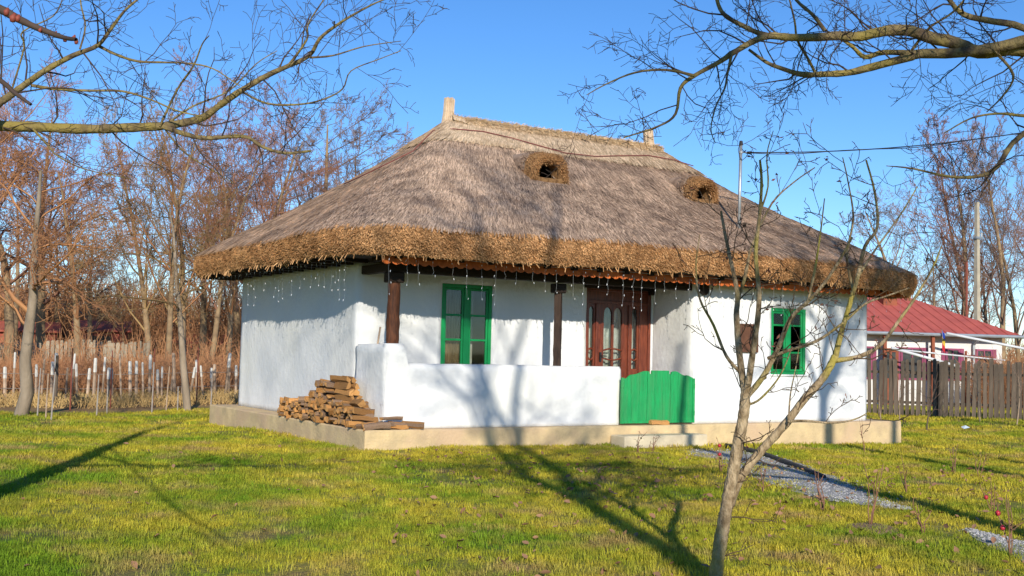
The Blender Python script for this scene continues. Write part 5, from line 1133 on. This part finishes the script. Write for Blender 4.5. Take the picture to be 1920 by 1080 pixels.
for a in ((1196, 852, .36, 3, 12, 0, 'small rose bush with a few green leaves beside the concrete step', 1), (1222, 850, .30, 4, 2, 0, 'bare little rose bush in front of the concrete step', 2, .4), (1352, 892, .55, 3, 3, 2, 'thin rose bush with red hips left of the young tree trunk', 3),
          (1430, 930, .42, 3, 1, 0, 'short reddish rose stump growing at the edge of the gravel', 4), (1542, 965, .42, 4, 2, 0, 'spindly rose bush standing on the gravel path', 5), (1632, 998, .62, 4, 3, 0, 'red-stemmed rose bush in a ring of dry mulch', 6), (1700, 935, .50, 3, 3, 0, 'pale thin rose bush on the yellow lawn past the gravel', 7, .3),
          (1622, 845, .62, 2, 7, 0, 'tall rose shoot with withered leaves before the plinth end', 8), (1730, 1010, .34, 3, 2, 0, 'leaning rose twigs beside the faded end of the path', 9, .5), (1790, 890, .5, 3, 2, 0, 'slight rose bush next to the long lawn shadow', 10, .35), (1836, 900, .4, 3, 3, 0, 'smaller slight rose bush deep in the long lawn shadow', 12, .35),
          (1862, 965, .35, 3, 14, 1, 'leafy rose bush with drooping dark leaves over the path', 11, .5), (1895, 1050, .50, 4, 6, 2, 'rose bush with dark red blooms by the path end', 13, .3)): rose(*a)
for k, (px, dist, h) in enumerate(((1738, 29.0, 1.15), (1688, 33, 1.3), (1655, 31, .9), (1838, 35, 1.6), (1905, 34, 1.5))):
    g = gp(px, dist); rs = random.Random(80+k); out = [[], [], []]; e = empty('sapling', g, 'bare sapling planted on the lawn in front of the picket fence', 'sapling', 'saplings before the picket fence')
    PS = dict(seg=[6, 4, 3], tip=[.3, .3, .4], wig=[.06, .15, .2], up=[0, .05, 0], kids=[8, 3], start=[.35, .2], ang=[38, 40], ratio=[.4, .5], fall=[.3, .3], rr=[.5, .6], rmin=.004)
    grow(out, (0, 0, -.1), (rs.gauss(0, .08), rs.gauss(0, .08), 1), h, .022, 0, PS, rs); obj('trunk', tubes_mesh('trunk', out[0], 6), 'picket' if k == 0 else 'stake', e); obj('crown', tubes_mesh('crown', out[1]+out[2], 3), 'twig_gy', e)
def flatpatch(name, c, r, matn, label, seed):
    rs = random.Random(seed); n = 22; V = [(c[0], c[1], gz(c[0], c[1])+.035)]
    for q, f in ((0, .55), (1, 1)):
        for k in range(n): a = 2*pi*k/n; rr = r*f*(1+.3*nse(cos(a)*1.5+seed, sin(a)*1.5)); x, y = c[0]+cos(a)*rr, c[1]+sin(a)*rr*.9; V.append((x, y, gz(x, y)+(.028 if q == 0 else -.01)))
    F = [(0, 1+k, 1+(k+1) % n) for k in range(n)]+[(1+k, 1+n+k, 1+n+(k+1) % n, 1+(k+1) % n) for k in range(n)]
    m = MB(); m.add(V, F); m.build(name, matn, None, smooth=True, label=label, cat='mulch', kind='stuff')
flatpatch('mulch', on(1632, 1000, 2, -.03), .34, 'mulch', 'ring of dry mulch round the red-stemmed rose', 3)
flatpatch('mulch', on(1222, 853, 2, -.03), .30, 'mulch', 'patch of bare mulch before the concrete step', 5)
lp = on(1810, 807, 2, -.15); m = MB(); m.add([(-.12, -.05, .02), (.1, -.06, .05), (.13, .05, .03), (-.09, .06, .06), (0, 0, .10), (-.02, .0, .0)], [(0, 1, 4), (1, 2, 4), (2, 3, 4), (3, 0, 4), (1, 0, 5), (2, 1, 5), (3, 2, 5), (0, 3, 5)])
o = m.build('litter', 'litter', None, label='crumpled scrap of pale blue litter lying on the far lawn', cat='litter'); o.location = (lp[0], lp[1], gz(lp[0], lp[1])+.03)

# ------------------------------------------------------------------ lawn
def tuft(seed, nb, h, spread, wd):
    rs = random.Random(seed); V = []; F = []; T3 = []
    for k in range(nb):
        a = rs.uniform(0, 6.28); q = spread*sqrt(rs.random()); bx, by = q*cos(a), q*sin(a); hh = h*rs.uniform(.45, 1.1); b = rs.uniform(0, 6.28); ln = hh*rs.uniform(.2, 1.3); cx, cy = cos(b)*ln, sin(b)*ln; px_, py_ = -sin(b)*wd, cos(b)*wd; i_ = len(V)
        V += [(bx-px_, by-py_, -.006), (bx+px_, by+py_, -.006), (bx+cx*.4-px_*.8, by+cy*.4-py_*.8, hh*.62), (bx+cx*.4+px_*.8, by+cy*.4+py_*.8, hh*.62), (bx+cx, by+cy, hh)]
        F.append((i_, i_+1, i_+3, i_+2)); T3.append((i_+2, i_+3, i_+4))
    me = fast_mesh('tuft', V, F, T3, smooth=False); me.materials.append(M['blade']); return me
TU = [tuft(1, 16, .036, .055, .0022), tuft(2, 14, .044, .06, .0024), tuft(3, 10, .062, .05, .0024), tuft(4, 20, .040, .095, .0042)]
gxy = []; gsc = []; gvar = []
fx, fy = CF[0]/np.hypot(CF[0], CF[1]), CF[1]/np.hypot(CF[0], CF[1])
def scatter(d0_, d1_, dens, var, sc0, sc1, halfw=.56):
    area = halfw*(d1_**2-d0_**2)+2*(d1_-d0_)*1.2; n = int(area*dens); dd = np.sqrt(rng.uniform(d0_**2, d1_**2, n)); ss = rng.uniform(-1, 1, n)*(halfw*dd+1.0)
    X = CAM[0]+fx*dd+fy*ss; Y = CAM[1]+fy*dd-fx*ss
    keep = ~((X > -.02) & (X < L+.02) & (Y > -.02) & (Y < W+.02)) & ~((X > 4.48) & (X < 6.32) & (Y > -.44) & (Y < 0)) & ~((Y > 12.3+.6*np.sin(X*1.3)) & (X < 13))
    nzv = np.array([nse(x*.9, y*.9, 12.) for x, y in zip(X, Y)]); keep &= rng.random(n) < (1.0+nzv*1.2)
    op = np.array([on_path(x, y) for x, y in zip(X, Y)]); thin = .35*np.clip((3.3-X)/.9, 0, 1)
    keep &= (op > .85+.5*nzv) | (rng.random(n) < .14+thin)
    for x, y, k_, nv in zip(X, Y, keep, nzv):
        if k_: gxy.append((x, y, gz(x, y))); s_ = rng.uniform(sc0, sc1)*(1+.25*nv); gsc.append((s_, s_, s_*rng.uniform(.8, 1.25))); gvar.append(var[rng.integers(0, len(var))])
scatter(6.3, 12, 330, (0, 0, 1, 1, 2), .8, 1.15); scatter(12, 19, 175, (0, 1, 1, 3), .9, 1.35); scatter(19, 29, 60, (3, 3, 1), 1.1, 1.7); scatter(29, 42, 22, (3,), 1.3, 2.2)
n = len(gxy)
instancer('lawn_grass', TU, np.array(gxy), np.column_stack((rng.normal(0, .08, n), rng.normal(0, .08, n), rng.uniform(0, 6.28, n))), np.array(gsc), gvar, label='short mown winter lawn, green turning straw yellow', cat='grass', kind='stuff')
# fallen leaves
def leafm(seed):
    rs = random.Random(seed); c = rs.uniform(.1, .4); m = MB(); m.add([(0, -1, 0), (.5, -.3, c), (.45, .4, c*.8), (0, 1, .1), (-.45, .4, c), (-.5, -.3, c*.6), (0, 0, 0)], [(0, 1, 6), (1, 2, 6), (2, 3, 6), (3, 4, 6), (4, 5, 6), (5, 0, 6)]); me = m.mesh('leaf', True); me.materials.append(M['deadleaf']); return me
nl = 900; dd = np.sqrt(rng.uniform(7.2**2, 17**2, nl)); ss = rng.uniform(-.2, 1.0, nl)*(.5*dd); ss[:140] = rng.uniform(-1, 1, 140)*.48*dd[:140]; X = CAM[0]+fx*dd+fy*ss; Y = CAM[1]+fy*dd-fx*ss
ok = ~((X > -.1) & (Y > -.1)); X, Y = X[ok], Y[ok]; nl = len(X); Z = np.array([gz(x, y)+rng.uniform(.02, .05) for x, y in zip(X, Y)])
instancer('fallen_leaves', [leafm(1), leafm(2), leafm(3)], np.column_stack((X, Y, Z)), np.column_stack((rng.normal(0, .5, nl), rng.normal(0, .5, nl), rng.uniform(0, 6.3, nl))), np.repeat(rng.uniform(.018, .045, (nl, 1)), 3, 1), rng.integers(0, 3, nl), label='brown fallen leaves scattered on the lawn', cat='leaves', kind='stuff')
